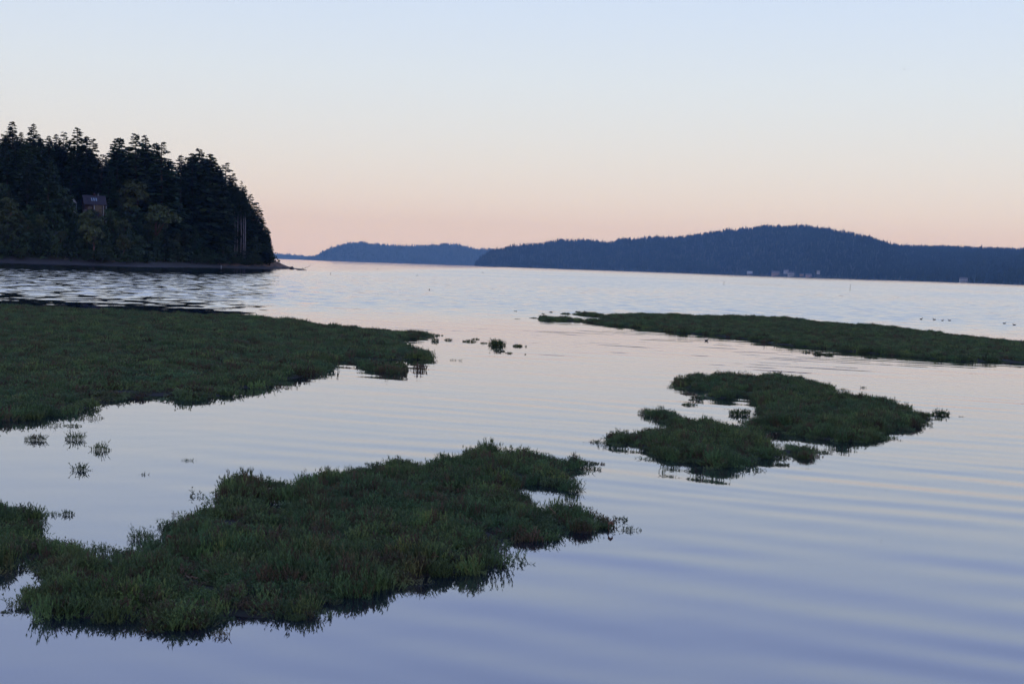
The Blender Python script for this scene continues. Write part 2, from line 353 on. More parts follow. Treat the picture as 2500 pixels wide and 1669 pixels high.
# tall trees breaking the skyline of that hill
sky_c = skyline_fn([(745, 634), (752, 628), (775, 617), (790, 607), (815, 597), (835, 593), (850, 588), (870, 586), (900, 589), (930, 592), (960, 594), (1030, 595), (1070, 593), (1100, 590), (1120, 593), (1150, 601), (1180, 604), (1250, 606), (1400, 620)])
sh_c = lambda x: FS * 7300 + 0 * x
rd_c = lambda x: FS * 7300 + FS * np.interp(x, [745, 770, 850, 1400], [60, 200, 500, 700])
h_, V_, P, H, W, rg = hill('wooded_island', 'mid blue wooded headland far across the bay between the near point and the dark hill', sky_c, sh_c, rd_c, 742, 1400, 50, 9, 30, 34, 7)
forest('forest', 'conifer forest on the mid blue headland in the distance', P, H, W * 1.2, rg)
sky_d = skyline_fn([(200, 612), (600, 612), (660, 614), (700, 617), (745, 621), (800, 624), (1500, 640)])
h_, V_, P, H, W, rg = hill('far_shore', 'faintest pale blue shore on the horizon beside the near point', sky_d, lambda x: FS * 8900 + 0 * x, lambda x: FS * 9200 + 0 * x, 150, 1500, 40, 6, 30, 70, 8)
forest('forest', 'hazy pale blue tree line on the farthest shore', P, H, W * 1.6, rg)

def gable_house(name, label, loc, rz, w, d, h, rise, wall, roof, nwin=3, floors=1, group=None):
    """gable-roofed house: ridge along its width"""
    r = empty(name, loc, rz); tag(r, label, 'house', group)
    m = MB(); m.box((-w/2, -d/2, -9), (w/2, d/2, h))
    m.add([(-w/2, -d/2, h), (-w/2, d/2, h), (-w/2, 0, h + rise)], [(0, 1, 2)]); m.add([(w/2, -d/2, h), (w/2, d/2, h), (w/2, 0, h + rise)], [(0, 2, 1)])
    m.build('wall', MAT[wall], r)
    o = w * .06; m = MB()
    for s in (-1, 1):
        y0, y1 = s * (d/2 + .5), 0; z0, z1 = h - .5 * rise / (d/2) + .05, h + rise + .05
        a = [(-w/2-o, y0, z0), (w/2+o, y0, z0), (w/2+o, y1, z1), (-w/2-o, y1, z1)]
        m.add(a + [(x, y, z + .25) for x, y, z in a], [(0,1,2,3),(4,7,6,5),(0,4,5,1),(1,5,6,2),(2,6,7,3),(3,7,4,0)])
    m.build('roof', MAT[roof], r)
    for f in range(floors):
        for k in range(nwin):
            x = -w/2 + w * (k + .5) / nwin; z = 1.0 + f * 2.8
            wd = MB().box((x - w*.3/nwin, -d/2 - .06, z), (x + w*.3/nwin, -d/2 - .01, z + 1.5)).build('window', MAT['glass'], r)
    return r
HL = ['small white gabled house alone on the far shore, leftmost below the dark blue hill', 'low tan house at the left end of the shoreside cluster across the bay', 'white house standing highest in the shoreside cluster across the bay',
      'long low white house in the middle of the shoreside cluster across the bay', 'small tan cottage right of the low white house across the bay', 'tan house at the right end of the shoreside cluster across the bay',
      'small white house set uphill right of the shoreside cluster', 'wide white house alone at the far right foot of the dark blue hill', 'small white boathouse on the water below the wide white house']
for (hx, hy, hd, hw, c, rf), lb in zip(HOUSES, HL):
    p = at_depth(hx, hy, hd); big = hw > 27
    gable_house('house', lb, tuple(p), random.uniform(-.3, .1), hw, hw * .55, 10 if big else 7, hw * .16 * (1 + rf), c, 'house_roof' if hx != 1830 else 'white', 4 if big else 2, 2 if big else 1, 'houses across the bay')

# ------------------------------------------------------------------ the near headland
SHORE = [(-420, 395), (-300, 405), (-230, 418), (-156, 430), (-136, 438), (-117, 447), (-112, 480), (-108, 522), (-103.5, 537), (-97, 548), (-93, 559), (-89.5, 570), (-86.5, 583), (-85.6, 587), (-89, 590), (-97, 592), (-104, 604), (-125, 640), (-180, 690), (-420, 730)]
SHORE = np.array(SHORE, float)
def ground_z(P):
    sd = sdist(P, SHORE) + fbm(P[:, 0] / 14, P[:, 1] / 14, 3, 3) * 1.6
    z = np.where(sd < 0, sd * .25, np.minimum(sd * .16, 1.1)) + sstep(5, 24, sd) * 9.0 + sstep(18, 85, sd) * 13.0
    lf = sstep(-112, -160, P[:, 0]); z = z + lf * sstep(30, 80, sd) * 3
    spit = sstep(-99, -90, P[:, 0]); z = np.where(z > 0, z * (1 - .55 * spit), z)
    return np.maximum(z + fbm(P[:, 0] / 9, P[:, 1] / 9, 8, 3) * .5 * sstep(2, 10, sd), -1.5), sd
gx, gy = np.arange(-424, -78, 3.0), np.arange(386, 740, 3.0); GX, GY = np.meshgrid(gx, gy)
PP = np.stack([GX.ravel(), GY.ravel()], 1); zz, sd_ = ground_z(PP)
V = np.column_stack([PP, zz]); idx = np.arange(len(V)).reshape(GX.shape)
F = np.stack([idx[:-1, :-1], idx[:-1, 1:], idx[1:, 1:], idx[1:, :-1]], -1).reshape(-1, 4)
keep = (sd_[F].max(1) > -5); F = F[keep]; fsd = sd_[F].mean(1); fx = V[F][:, :, 0].mean(1)
fm = np.where(fsd < 8, 1, 0); fm = np.where((fsd >= 5) & (fsd < 20) & (fx > -112), 2, fm)
tag(obj('headland_terrain', mesh_from('headland_terrain', V, F, [MAT['earth'], MAT['beach'], MAT['bank']], True, fm)), 'dark wooded headland ground with a narrow gravel beach', kind='structure')
def gz(x, y): return float(ground_z(np.array([[x, y]], float))[0][0])

def kites(P0, P1, Wd, rg):
    """flat leaf-spray faces from P0 to P1 with half width Wd"""
    d = P1 - P0; up = np.array((0, 0, 1.0)); s = np.cross(d, up + rg.normal(0, .35, d.shape)); s /= np.linalg.norm(s, axis=1)[:, None] + 1e-9
    m = P0 + d * .45; a, b = m + s * Wd[:, None], m - s * Wd[:, None]
    V = np.stack([P0, a, P1, b], 1).reshape(-1, 3); F = np.arange(len(V)).reshape(-1, 4); return V, F
def fir_meshes(seed, kind):
    """trunk and crown of a 1 m tall fir (scaled up when placed)"""
    rg = np.random.default_rng(seed)
    Ht = 25.0; rad = {'wide': 5.4, 'slim': 3.9, 'ragged': 5.0}[kind]; base = {'wide': .06, 'slim': .05, 'ragged': .10}[kind]
    lx, ly = rg.normal(0, .35, 2)
    axis = lambda t: np.stack([lx * t + .25 * np.sin(t * 5 + seed), ly * t + .25 * np.cos(t * 4 + seed), t * Ht], -1)
    tt = np.linspace(0, .97, 9)
    tr = MB().tube(axis(tt), [.34 * (1 - t) ** .8 + .03 for t in tt], 6); tv = np.array(tr.v); tme = mesh_from('trunk', tv / Ht, tr.f, [MAT['bark']], True)
    P0, P1, WD = [], [], []
    nw = {'wide': 34, 'slim': 36, 'ragged': 30}[kind]
    for i, t in enumerate(np.linspace(base, .985, nw)):
        prof = (1 - t) ** .66 * min(1, (t - base) * 5 + .55)
        nb = int(rg.integers(6, 9)) if t < .85 else 5
        for k in range(nb):
            if kind == 'ragged' and rg.random() < .22: continue
            az = rg.uniform(0, 6.28); Lb = rad * prof * rg.uniform(.55, 1.18) + .28
            dr = np.array((math.cos(az), math.sin(az), 0)); o = axis(np.array(t + rg.normal(0, .008)))
            tilt = .28 * (t - .45) - (0.10 if kind == 'wide' else .18)
            tip = o + dr * Lb + np.array((0, 0, Lb * tilt + .12 * Lb))
            mid = o + dr * Lb * .55 + np.array((0, 0, Lb * tilt * .2))
            side = np.array((-dr[1], dr[0], 0))
            P0 += [o, mid]; P1 += [mid + dr * .3, tip]; WD += [.30 + .10 * Lb, .30 + .12 * Lb]
            for f in (.35, .6, .82):
                c = o + (mid - o) * (f / .55) if f < .55 else mid + (tip - mid) * ((f - .55) / .45)
                for s in (-1, 1):
                    q = Lb * (.42 - .18 * f) * rg.uniform(.7, 1.3) + .25
                    P0.append(c); P1.append(c + side * s * q + dr * q * .7 + np.array((0, 0, -q * rg.uniform(.1, .45)))); WD.append(.2 + .2 * q)
    top = axis(np.array(.96))
    for k in range(3): P0.append(top - (0, 0, .6)); P1.append(axis(np.array(1.0)) + rg.normal(0, .05, 3)); WD.append(.13)
    V, F = kites(np.array(P0), np.array(P1), np.array(WD), rg)
    return tme, mesh_from('crown', V / Ht, F, [MAT['needle']])
def leaf_cloud(centres, radii, n, size, rg):
    c = rg.integers(0, len(centres), n); d = rg.normal(0, 1, (n, 3)); d /= np.linalg.norm(d, axis=1)[:, None]
    d[:, 2] = np.where(d[:, 2] < -.35, -d[:, 2], d[:, 2])
    p = centres[c] + d * radii[c][:, None] * rg.uniform(.62, 1.06, n)[:, None] * np.array((1, 1, .8))
    a = rg.normal(0, 1, (n, 3)); a /= np.linalg.norm(a, axis=1)[:, None]; b = np.cross(a, d + rg.normal(0, .4, (n, 3))); b /= np.linalg.norm(b, axis=1)[:, None]
    s = size * rg.uniform(.6, 1.4, n)[:, None]
    V = np.stack([p - a * s, p + b * s * .6, p + a * s, p - b * s * .6], 1).reshape(-1, 3); return V, np.arange(len(V)).reshape(-1, 4)
def broad_meshes(seed, kind):
    """trunk with limbs and a lumpy crown; 10 m tall, scaled to 1 m"""
    rg = np.random.default_rng(seed); Ht = 10.0; bark = 'bark_red' if kind == 'madrone' else 'bark'
    t = MB(); cs, rs = [], []
    nl = 5 if kind == 'madrone' else 6
    fork = np.array((rg.normal(0, .3), rg.normal(0, .3), 3.0 if kind == 'madrone' else 2.2))
    t.tube([(0, 0, -.3), fork * (.5, .5, .5) + (.12, 0, 0), fork], [.26, .22, .19], 6)
    for k in range(nl):
        az = k * 6.28 / nl + rg.uniform(-.4, .4); sp = rg.uniform(.9, 2.4); zt = rg.uniform(5.6, 8.2) if kind == 'madrone' else rg.uniform(3.6, 8.4)
        e = np.array((math.cos(az) * sp, math.sin(az) * sp, zt)); md = fork + (e - fork) * .5 + (rg.normal(0, .35), rg.normal(0, .35), .3)
        t.tube([fork - (0, 0, .2), md, e], [.14, .1, .05], 5)
        for q in range(4):
            cs.append(e + rg.normal(0, .8, 3) * (1, 1, .8) - (0, 0, .5 * q)); rs.append(rg.uniform(.7, 1.35))
    for q in range(3): cs.append(np.array((rg.normal(0, .9), rg.normal(0, .9), rg.uniform(7.6, 8.8)))); rs.append(rg.uniform(.9, 1.4))
    for q in range(5): cs.append(fork + (rg.normal(0, 1.3), rg.normal(0, 1.3), rg.uniform(.3, 3.2))); rs.append(rg.uniform(.7, 1.2))
    if kind != 'madrone':
        for q in range(6): cs.append(np.array((rg.normal(0, 1.5), rg.normal(0, 1.5), rg.uniform(1.6, 4.5)))); rs.append(rg.uniform(.9, 1.5))
    V, F = leaf_cloud(np.array(cs), np.array(rs), 1900 if kind == 'madrone' else 1800, .36, rg)
    top = V[:, 2].max()
    return mesh_from('trunk', np.array(t.v) / top, t.f, [MAT[bark]], True), mesh_from('crown', V / top, F, [MAT['leaf_olive' if kind == 'madrone' else 'leaf_dark']])
FIR = {k: [fir_meshes(i * 7 + j, k) for j in range(3)] for i, k in enumerate(('wide', 'slim', 'ragged'))}
BRD = {k: [broad_meshes(40 + i * 5 + j, k) for j in range(3)] for i, k in enumerate(('madrone', 'alder'))}
def tree(kind, x, y, top_z, label, group, rz=None, fat=1.0):
    z = gz(x, y); h = top_z - z
    if h < 2.5: return None
    tm, cm = random.choice(FIR[kind] if kind in FIR else BRD[kind])
    r = empty({'madrone': 'madrone_tree', 'alder': 'broadleaf_tree'}.get(kind, 'fir_tree'), (x, y, z - .1), random.uniform(0, 6.28) if rz is None else rz, (h * fat, h * fat, h))
    tag(r, label, 'tree', group); obj('trunk', tm, r); obj('crown', cm, r)
    return r
def tree_px(kind, px, py, dep, label, group, fat=1.0):
    p = at_depth(px, py, dep); return tree(kind, p[0], p[1], p[2], label, group, fat=fat)

# named skyline trees: photo x of the tip, photo y of the tip, distance
SKYTREES = [
    ('ragged', 8, 326, 500, 'ragged fir at the left edge of the headland skyline'), ('wide', 31, 296, 505, 'tallest ragged fir near the left end of the headland skyline'), ('slim', 55, 322, 500, 'fir just right of the tallest fir on the headland skyline'),
    ('wide', 82, 303, 508, 'second tall pointed fir from the left on the headland skyline'), ('slim', 123, 330, 505, 'short dark fir between the tall left firs and the slender spire'), ('slim', 141, 326, 512, 'narrow fir beside the short dark fir on the skyline'),
    ('ragged', 158, 322, 515, 'thin see-through fir top left of the slender spire'), ('wide', 191, 311, 510, 'slender fir spire standing above the wooded house'), ('slim', 213, 330, 506, 'fir right of the slender spire above the house'),
    ('slim', 229, 337, 512, 'lower fir stepping down toward the skyline gap'), ('ragged', 250, 376, 500, 'low ragged tree at the dip in the headland skyline'),
    ('wide', 285, 336, 505, 'left of the twin firs right of the skyline dip'), ('slim', 295, 334, 512, 'right of the twin firs right of the skyline dip'), ('wide', 336, 325, 508, 'broad open fir in the middle of the headland skyline'),
    ('slim', 351, 330, 515, 'slim fir leaning on the broad open fir'), ('slim', 380, 346, 512, 'left of the paired slim firs before the notch'), ('ragged', 393, 345, 505, 'right of the paired slim firs before the notch'),
    ('ragged', 410, 386, 510, 'short spreading fir in the notch of the skyline'), ('slim', 446, 377, 525, 'pointed fir right of the notch in the skyline'), ('slim', 466, 374, 530, 'pointed fir second right of the notch'),
    ('wide', 490, 364, 532, 'highest fir of the rounded grove near the point'), ('ragged', 510, 374, 535, 'bushy fir right of the highest grove fir'), ('wide', 524, 383, 540, 'fir on the shoulder of the rounded grove'),
    ('ragged', 551, 396, 558, 'flat-topped windswept fir on the slope to the point'), ('ragged', 566, 422, 562, 'fir with a feathered side branch on the slope to the point'),
    ('slim', 580, 448, 570, 'small fir midway down the slope to the point'), ('slim', 597, 455, 570, 'pointed fir lower on the slope to the point'), ('wide', 610, 474, 568, 'dense fir above the bare pale trunks'),
    ('ragged', 628, 493, 560, 'fir with a spiky top low on the point'), ('ragged', 641, 525, 562, 'ragged fir near the end of the point'), ('wide', 652, 556, 565, 'short fir second from the end of the point'), ('ragged', 659, 580, 566, 'last small fir overhanging the end of the point')]
for k, px, py, dep, lb in SKYTREES: tree_px(k, px, py, dep, lb, 'skyline firs on the headland', {'wide': 1.2, 'slim': 1.2, 'ragged': 1.3}[k])
sky_h = skyline_fn([(-400, 330), (0, 335), (100, 332), (240, 370), (262, 392), (300, 360), (360, 350), (405, 392), (430, 395), (450, 385), (490, 372), (530, 392), (560, 425), (600, 475), (630, 510), (650, 555), (668, 600), (680, 640)])
# madrones with red limbs, olive rounded crowns
for px, py, dep, lb in [(45, 514, 452, 'olive madrone with a rounded crown near the left shore'), (92, 484, 462, 'olive madrone left of the house'), (66, 430, 478, 'olive broad crown high on the left slope'), (280, 532, 466, 'madrone with red forked trunk above the beach'), (386, 496, 492, 'rounded olive madrone in the middle of the slope'),
                        (497, 547, 532, 'small olive madrone with a slanting red trunk'), (150, 562, 448, 'reddish madrone below the white outbuilding'), (340, 575, 472, 'madrone leaning over the beach right of the forked one'), (325, 437, 500, 'olive crown high in the middle of the headland'), (8, 455, 470, 'olive madrone crown at the left edge of the picture')]:
    tree_px('madrone', px, py, dep, lb, 'madrones on the headland slope')
# a close second row of firs behind the skyline trees
for i, px in enumerate(np.arange(-20, 640, 8.5)):
    dep = np.interp(px, [0, 400, 660], [515, 530, 572]) + random.uniform(-6, 10)
    tree_px(random.choice(['wide', 'slim', 'ragged', 'wide']), px + random.uniform(-3, 3), float(sky_h(px)) + random.uniform(-2, 22), dep, 'dark fir close behind the skyline firs ' + ('left of the slender spire' if px < 180 else 'from the slender spire to the twin firs' if px < 300 else 'from the twin firs to the notch' if px < 420 else 'in the rounded grove' if px < 545 else 'down the slope to the point'), 'second row of headland firs', 1.3)
# the slope's other trees
nfill = 0; used = [np.array((0., 0.))]
HOUSE_D = 484.0
for it in range(6000):
    if nfill >= 290: break
    x, y = random.uniform(-205, -92), random.uniform(436, 600)
    p2 = np.array([[x, y]]); z, sd = ground_z(p2); z, sd = float(z[0]), float(sd[0])
    if sd < 7.5 or z < 1.5: continue
    if min(np.linalg.norm(np.array(used) - (x, y), axis=1)) < 4.2: continue
    # where this spot shows in the photograph
    d = RM.T @ (np.array((x, y, z)) - CAM); px = CX + FPX * d[0] / -d[2]
    if px < -40: continue
    front = sd < 26; r_ = random.random()
    kind = ('alder' if r_ < .55 else 'madrone' if r_ < .78 else 'slim') if front else ('wide' if r_ < .38 else 'slim' if r_ < .65 else 'ragged' if r_ < .85 else 'alder')
    h = random.uniform(6, 14) if front else (random.uniform(9, 14) if kind == 'alder' else random.uniform(15, 25))
    if px > 610: h = min(h, 12)
    cap = at_depth(px, float(sky_h(px)) + random.uniform(3, 34), y)[2]
    if 150 < px < 292 and y < HOUSE_D + 6: cap = min(cap, at_depth(px, random.uniform(503, 522), y)[2])
    if 158 < px < 290 and abs(y - HOUSE_D - 3) < 10: continue
    if 550 < px < 612 and y < 566: cap = min(cap, at_depth(px, random.uniform(594, 606), y)[2])
    top = min(z + h, cap)
    if top - z < 2.6: continue
    where = ('at the left edge of the headland' if px < 60 else 'on the headland slope left of the house' if px < 165 else 'above and around the headland house' if px < 290 else 'on the headland right of the house' if px < 410
             else 'below the rounded grove near the point' if px < 560 else 'around the bare pale trunks' if px < 612 else 'at the end of the point')
    lvl = 'just above the beach' if sd < 16 else 'partway up the slope' if sd < 32 else 'in the upper woods'
    lb = {'alder': 'dark broadleaf tree ', 'madrone': 'small olive madrone '}.get(kind, {'wide': 'broad dark fir ', 'slim': 'slim dark fir ', 'ragged': 'ragged dark fir '}.get(kind)) + lvl + ' ' + where
    t_ = tree(kind, x, y, top, lb, {'alder': 'broadleaf trees filling the headland slope', 'madrone': 'small madrones filling the headland slope'}.get(kind, 'firs filling the headland forest'), fat=1.2 if kind in FIR else (1.0 if kind == 'madrone' else 1.05))
    if t_: used.append(np.array((x, y))); nfill += 1
# low bushes along the back of the beach
nb_ = 0
for it in range(4000):
    if nb_ >= 80: break
    x, y = random.uniform(-205, -92), random.uniform(430, 575); z, sd = ground_z(np.array([[x, y]])); z, sd = float(z[0]), float(sd[0])
    if not 5.5 < sd < 13 or min(np.linalg.norm(np.array(used) - (x, y), axis=1)) < 2.6: continue
    d = RM.T @ (np.array((x, y, z)) - CAM); px = CX + FPX * d[0] / -d[2]
    if px < -40 or px > 640: continue
    r = tree('alder', x, y, z + random.uniform(2.8, 5.2), 'low dark bush at the back of the beach ' + ('left of the house' if px < 165 else 'below the house' if px < 290 else 'right of the house' if px < 450 else 'near the point'), 'bushes along the headland beach', fat=1.7)
    if r: r.name = 'beach_bush'; used.append(np.array((x, y))); nb_ += 1
# firs with tall bare pale trunks near the point
for i, (px, y0, y1) in enumerate([(573, 532, 588), (579, 545, 590), (588, 528, 592), (594, 548, 590), (598, 540, 595)]):
    b_ = at_depth(px, y1 + 6, 551); t_ = at_depth(px + (0, 2, 0, 1, 1)[i], y0 - 22, 551); z = gz(b_[0], b_[1])
    r = empty('bare_trunk_fir', (b_[0], b_[1], z - .2)); tag(r, 'fir with a tall bare pale trunk near the point, ' + ('first', 'second', 'third', 'fourth', 'fifth')[i] + ' from left', 'tree', 'bare pale trunks near the point')
    hh = t_[2] - z; q = MB().tube([(0, 0, 0), (.1, 0, hh * .5), (t_[0] - b_[0], 0, hh)], [.26, .2, .12], 7); q.build('trunk', MAT['bark_pale'], r, True)
    c = obj('crown', FIR['ragged'][i % 3][1], r); c.scale = (11, 11, 12); c.location = (t_[0] - b_[0], 0, hh - 1.5)
# low undergrowth covering the slope
n = 26000; up = np.column_stack([rng.uniform(-215, -88, n), rng.uniform(432, 600, n)]); uz, usd = ground_z(up)
k = (usd > 6.5) & ((up[:, 0] < -101) | (usd > 10)); up, uz = up[k], uz[k]
cs = np.column_stack([up, uz + .5]); rgu = np.random.default_rng(3)
a = rgu.normal(0, 1, (len(cs) * 3, 3)); a /= np.linalg.norm(a, axis=1)[:, None]; b = np.cross(a, rgu.normal(0, 1, a.shape)); b /= np.linalg.norm(b, axis=1)[:, None]
p = np.repeat(cs, 3, 0) + rgu.normal(0, .6, a.shape); p[:, 2] += rgu.random(len(p)) ** 2 * np.clip(fbm(p[:, 0] / 5, p[:, 1] / 5, 2, 2) + .35, 0, 1) * 6; s = rgu.uniform(.3, .75, (len(a), 1))
V = np.stack([p - a * s, p + b * s * .6, p + a * s, p - b * s * .6], 1).reshape(-1, 3)
tag(obj('undergrowth', mesh_from('undergrowth', V, np.arange(len(V)).reshape(-1, 4), [MAT['leaf_dark']])), 'dark undergrowth between the headland trees', kind='stuff')

# the red-brown house among the trees
hp = at_depth(232, 521, HOUSE_D); s_ = HOUSE_D / FPX     # metres per photo pixel there
hb = empty('wooded_house', (hp[0], hp[1], hp[2]), R(27)); hb.scale = (.9, .9, .88); tag(hb, 'red-brown house with purple roof and three skylights among the headland trees', 'house')
W_, D_, HT = 7.6, 6.0, 3.9
m = MB(); m.box((-W_/2, 0, -4), (W_/2, D_, HT)); m.add([(-W_/2, 0, HT), (-W_/2, D_, HT), (-W_/2, D_/2, HT + 2.9)], [(0, 1, 2)]); m.add([(W_/2, 0, HT), (W_/2, D_, HT), (W_/2, D_/2, HT + 2.9)], [(0, 2, 1)])
m.build('wall', MAT['wood_red'], hb)
m = MB(); OV = .55
for sgn in (0, 1):
    y0, y1 = (-.7, D_/2) if not sgn else (D_ + .7, D_/2); z0, z1 = HT - .68, HT + 2.95
    a = [(-W_/2 - OV, y0, z0), (W_/2 + OV, y0, z0), (W_/2 + OV, y1, z1), (-W_/2 - OV, y1, z1)]
    m.add(a + [(x, y, z + .22) for x, y, z in a], [(0,1,2,3),(4,7,6,5),(0,4,5,1),(1,5,6,2),(2,6,7,3),(3,7,4,0)])
rf = m.build('roof', MAT['roof'], hb)
for k in range(3):
    x = -1.3 + k * .85; z = lambda y: HT - .68 + (y + .7) / (D_/2 + .7) * 3.63 + .22
    MB().add([(x, .7, z(.7) + .06), (x + .42, .7, z(.7) + .06), (x + .42, 1.9, z(1.9) + .06), (x, 1.9, z(1.9) + .06), (x, .7, z(.7) - .02), (x + .42, .7, z(.7) - .02), (x + .42, 1.9, z(1.9) - .02), (x, 1.9, z(1.9) - .02)], [(0,1,2,3),(0,4,5,1),(1,5,6,2),(2,6,7,3),(3,7,4,0)]).build('skylight', MAT['skylight'], rf)
MB().box((-.2, D_/2 - .3, HT + 2.4), (.5, D_/2 + .4, HT + 4.1)).build('chimney', MAT['wood_red'], rf)
MB().tube([(1.6, D_/2, HT + 2.8), (1.6, D_/2, HT + 4.0)], [.12, .12], 8).build('flue_pipe', MAT['grey_wood'], rf)
MB().box((-.4, -.06, -.6), (3.3, -.01, HT - .4)).build('window', MAT['glass'], hb)
for x in (-2.4, -1.5): MB().box((x - .3, -.06, .6), (x + .3, -.01, 2.6)).build('window', MAT['glass'], hb)
for x in (-.55, 2.9, 3.9): MB().box((x - .1, -1.3, -4), (x + .1, -1.1, HT - .9)).build('post', MAT['white' if x < 0 else 'grey_wood'], hb)
dk = MB().box((-4.6, -1.5, -.5), (-.65, -.02, .1)).build('deck', MAT['grey_wood'], hb)
for k in range(9): MB().box((-4.6 + k * .47, -1.5, .1), (-4.53 + k * .47, -1.44, 1.0)).build('baluster', MAT['grey_wood'], dk)
MB().box((-4.62, -1.52, 1.0), (-.68, -1.4, 1.1)).build('handrail', MAT['grey_wood'], dk)
wg = empty('white_outbuilding', tuple(at_depth(177, 506, HOUSE_D + 1)), R(10)); tag(wg, 'small white gabled outbuilding left of the red-brown house', 'outbuilding')
m = MB(); m.box((-1.1, 0, -3), (1.1, 2.4, 1.9)); m.add([(-1.1, 0, 1.9), (1.1, 0, 1.9), (-.5, 0, 3.7)], [(0, 1, 2)]); m.add([(-1.1, 2.4, 1.9), (1.1, 2.4, 1.9), (-.5, 2.4, 3.7)], [(0, 2, 1)]); m.build('wall', MAT['white'], wg)
m = MB(); m.add([(-1.2, -.15, 1.85), (-.5, -.15, 3.78), (-.5, 2.55, 3.78), (-1.2, 2.55, 1.85)], [(0, 1, 2, 3)]); m.add([(1.25, -.15, 1.8), (-.5, -.15, 3.79), (-.5, 2.55, 3.79), (1.25, 2.55, 1.8)], [(0, 3, 2, 1)]); m.build('roof', MAT['roof'], wg)
for x in (-.55, .45): MB().box((x - .36, -.05, .1), (x + .36, -.01, 1.3)).build('window', MAT['glass'], wg)

# driftwood, rocks, a white post and a twig on the headland beach
def log(label, px, py, length, rad, ang, pitch=0., mat='drift', dep=None):
    p = on_z(px, py, .5); z = gz(p[0], p[1]); r = np.random.default_rng(int(px))
    pts = [np.array((t * length * math.cos(ang), t * length * math.sin(ang), t * length * math.sin(pitch))) + r.normal(0, rad * .25, 3) for t in np.linspace(-.5, .5, 7)]
    lo = min(q[2] for q in pts)
    o = MB().tube([q - (0, 0, lo) for q in pts], [rad * (1.5 - .09 * i) for i in range(7)], 8).build('driftwood_log', MAT[mat], None, True)
    o.location = (p[0], p[1], max(z, .05) + rad * .6); tag(o, label, 'log', 'driftwood on the headland beach'); return o
log('long pale driftwood log lying on the left end of the beach', 67, 633, 4.6, .38, .05); log('thin pale driftwood log beside the long one on the left', 60, 637, 3.4, .2, -.1)
log('palest driftwood log on the beach below the house', 165, 637, 5.5, .3, .0); log('grey driftwood log right of the palest log', 210, 640, 4.0, .22, .15)
log('tilted driftwood trunk propped up at the back of the beach', 350, 640, 3.2, .25, .3, -.6); log('low driftwood log in the middle of the beach', 440, 645, 4.2, .22, .05); log('stubby driftwood log near the middle of the beach', 517, 646, 2.4, .3, .4, .35)
log('pale root wad log near the foot of the point', 634, 645, 3.4, .3, .3, .5)
p = on_z(540, 656, 0.0)
wp = MB().tube([(0, 0, -.6), (0, 0, 1.0), (0, 0, 1.05)], [.09, .09, .05], 8).build('white_post', MAT['white'], None, True); wp.location = (p[0], p[1], 0.1); tag(wp, 'small white post standing at the edge of the headland beach', 'post')
def rock(label, px, py, sx, sy, sz, seed, zoff=0., grp='rocks at the tip of the point'):
    p = on_z(px, py, .2); r = np.random.default_rng(seed); V = []; nu, nv = 9, 6
    for j in range(nv):
        for i in range(nu):
            a, e = 2 * math.pi * i / nu, -.5 + (math.pi / 2 + .5) * j / (nv - 1); q = np.array((math.cos(a) * math.cos(e), math.sin(a) * math.cos(e), math.sin(e))) * r.uniform(.78, 1.12)
            V.append(q * (sx, sy, sz))
    F = [(j * nu + i, j * nu + (i + 1) % nu, (j + 1) * nu + (i + 1) % nu, (j + 1) * nu + i) for j in range(nv - 1) for i in range(nu)] + [tuple((nv - 1) * nu + i for i in range(nu))]
    o = obj('shore_rock', mesh_from('shore_rock', V, F, [MAT['rock']]), None, (p[0], p[1], max(gz(p[0], p[1]), 0) + zoff)); tag(o, label, 'rock', grp); return o
rock('rounded dark rock on the low spit at the point', 713, 656, 1.0, .8, 1.1, 1); rock('low flat rock at the very tip of the spit', 733, 658.2, 1.6, .9, .35, 2); rock('broad rock at the foot of the reddish bank', 672, 652, 1.8, 1.2, .9, 3)
rock('small rock between the bank and the spit rock', 694, 655, 1.2, .9, .5, 4); rock('pale boulder on the beach under the point trees', 612, 650, 1.3, 1.0, .8, 5); rock('small rock beyond the tip, nearly awash', 743, 658.6, .9, .6, .25, 6)
for i in range(26):      # stones strewn along the beach
    px = random.uniform(5, 655); wl = np.interp(px, [0, 340, 540, 735], [641, 651, 653, 657]); sz = random.uniform(.25, .7)
    rock('dark stone lying on the headland gravel beach', px, wl - random.uniform(1.5, 6), sz * 1.5, sz, sz * .8, 50 + i, grp='stones along the headland beach')
for i in range(9):
    px = random.uniform(15, 600); wl = np.interp(px, [0, 340, 540, 735], [641, 651, 653, 657]); log('weathered drift pole high on the headland beach', px, wl - random.uniform(6, 10), random.uniform(2, 5), random.uniform(.12, .2), random.uniform(-.4, .4))
p = on_z(742, 657.8, 0); tw = MB().tube([(-1.5, 0, .05), (.3, 0, .5), (1.6, .2, 1.1), (2.9, .3, 2.0)], [.09, .08, .06, .04], 6); tw.tube([(.6, 0, .6), (.7, 0, 1.2)], [.05, .03], 5); tw.tube([(-.6, 0, .2), (-.6, 0, .9)], [.06, .04], 5)
o = tw.build('stranded_branch', MAT['stake'], None, True); o.location = (p[0], p[1], 0); tag(o, 'thin stranded branch sticking out past the tip of the point', 'branch')

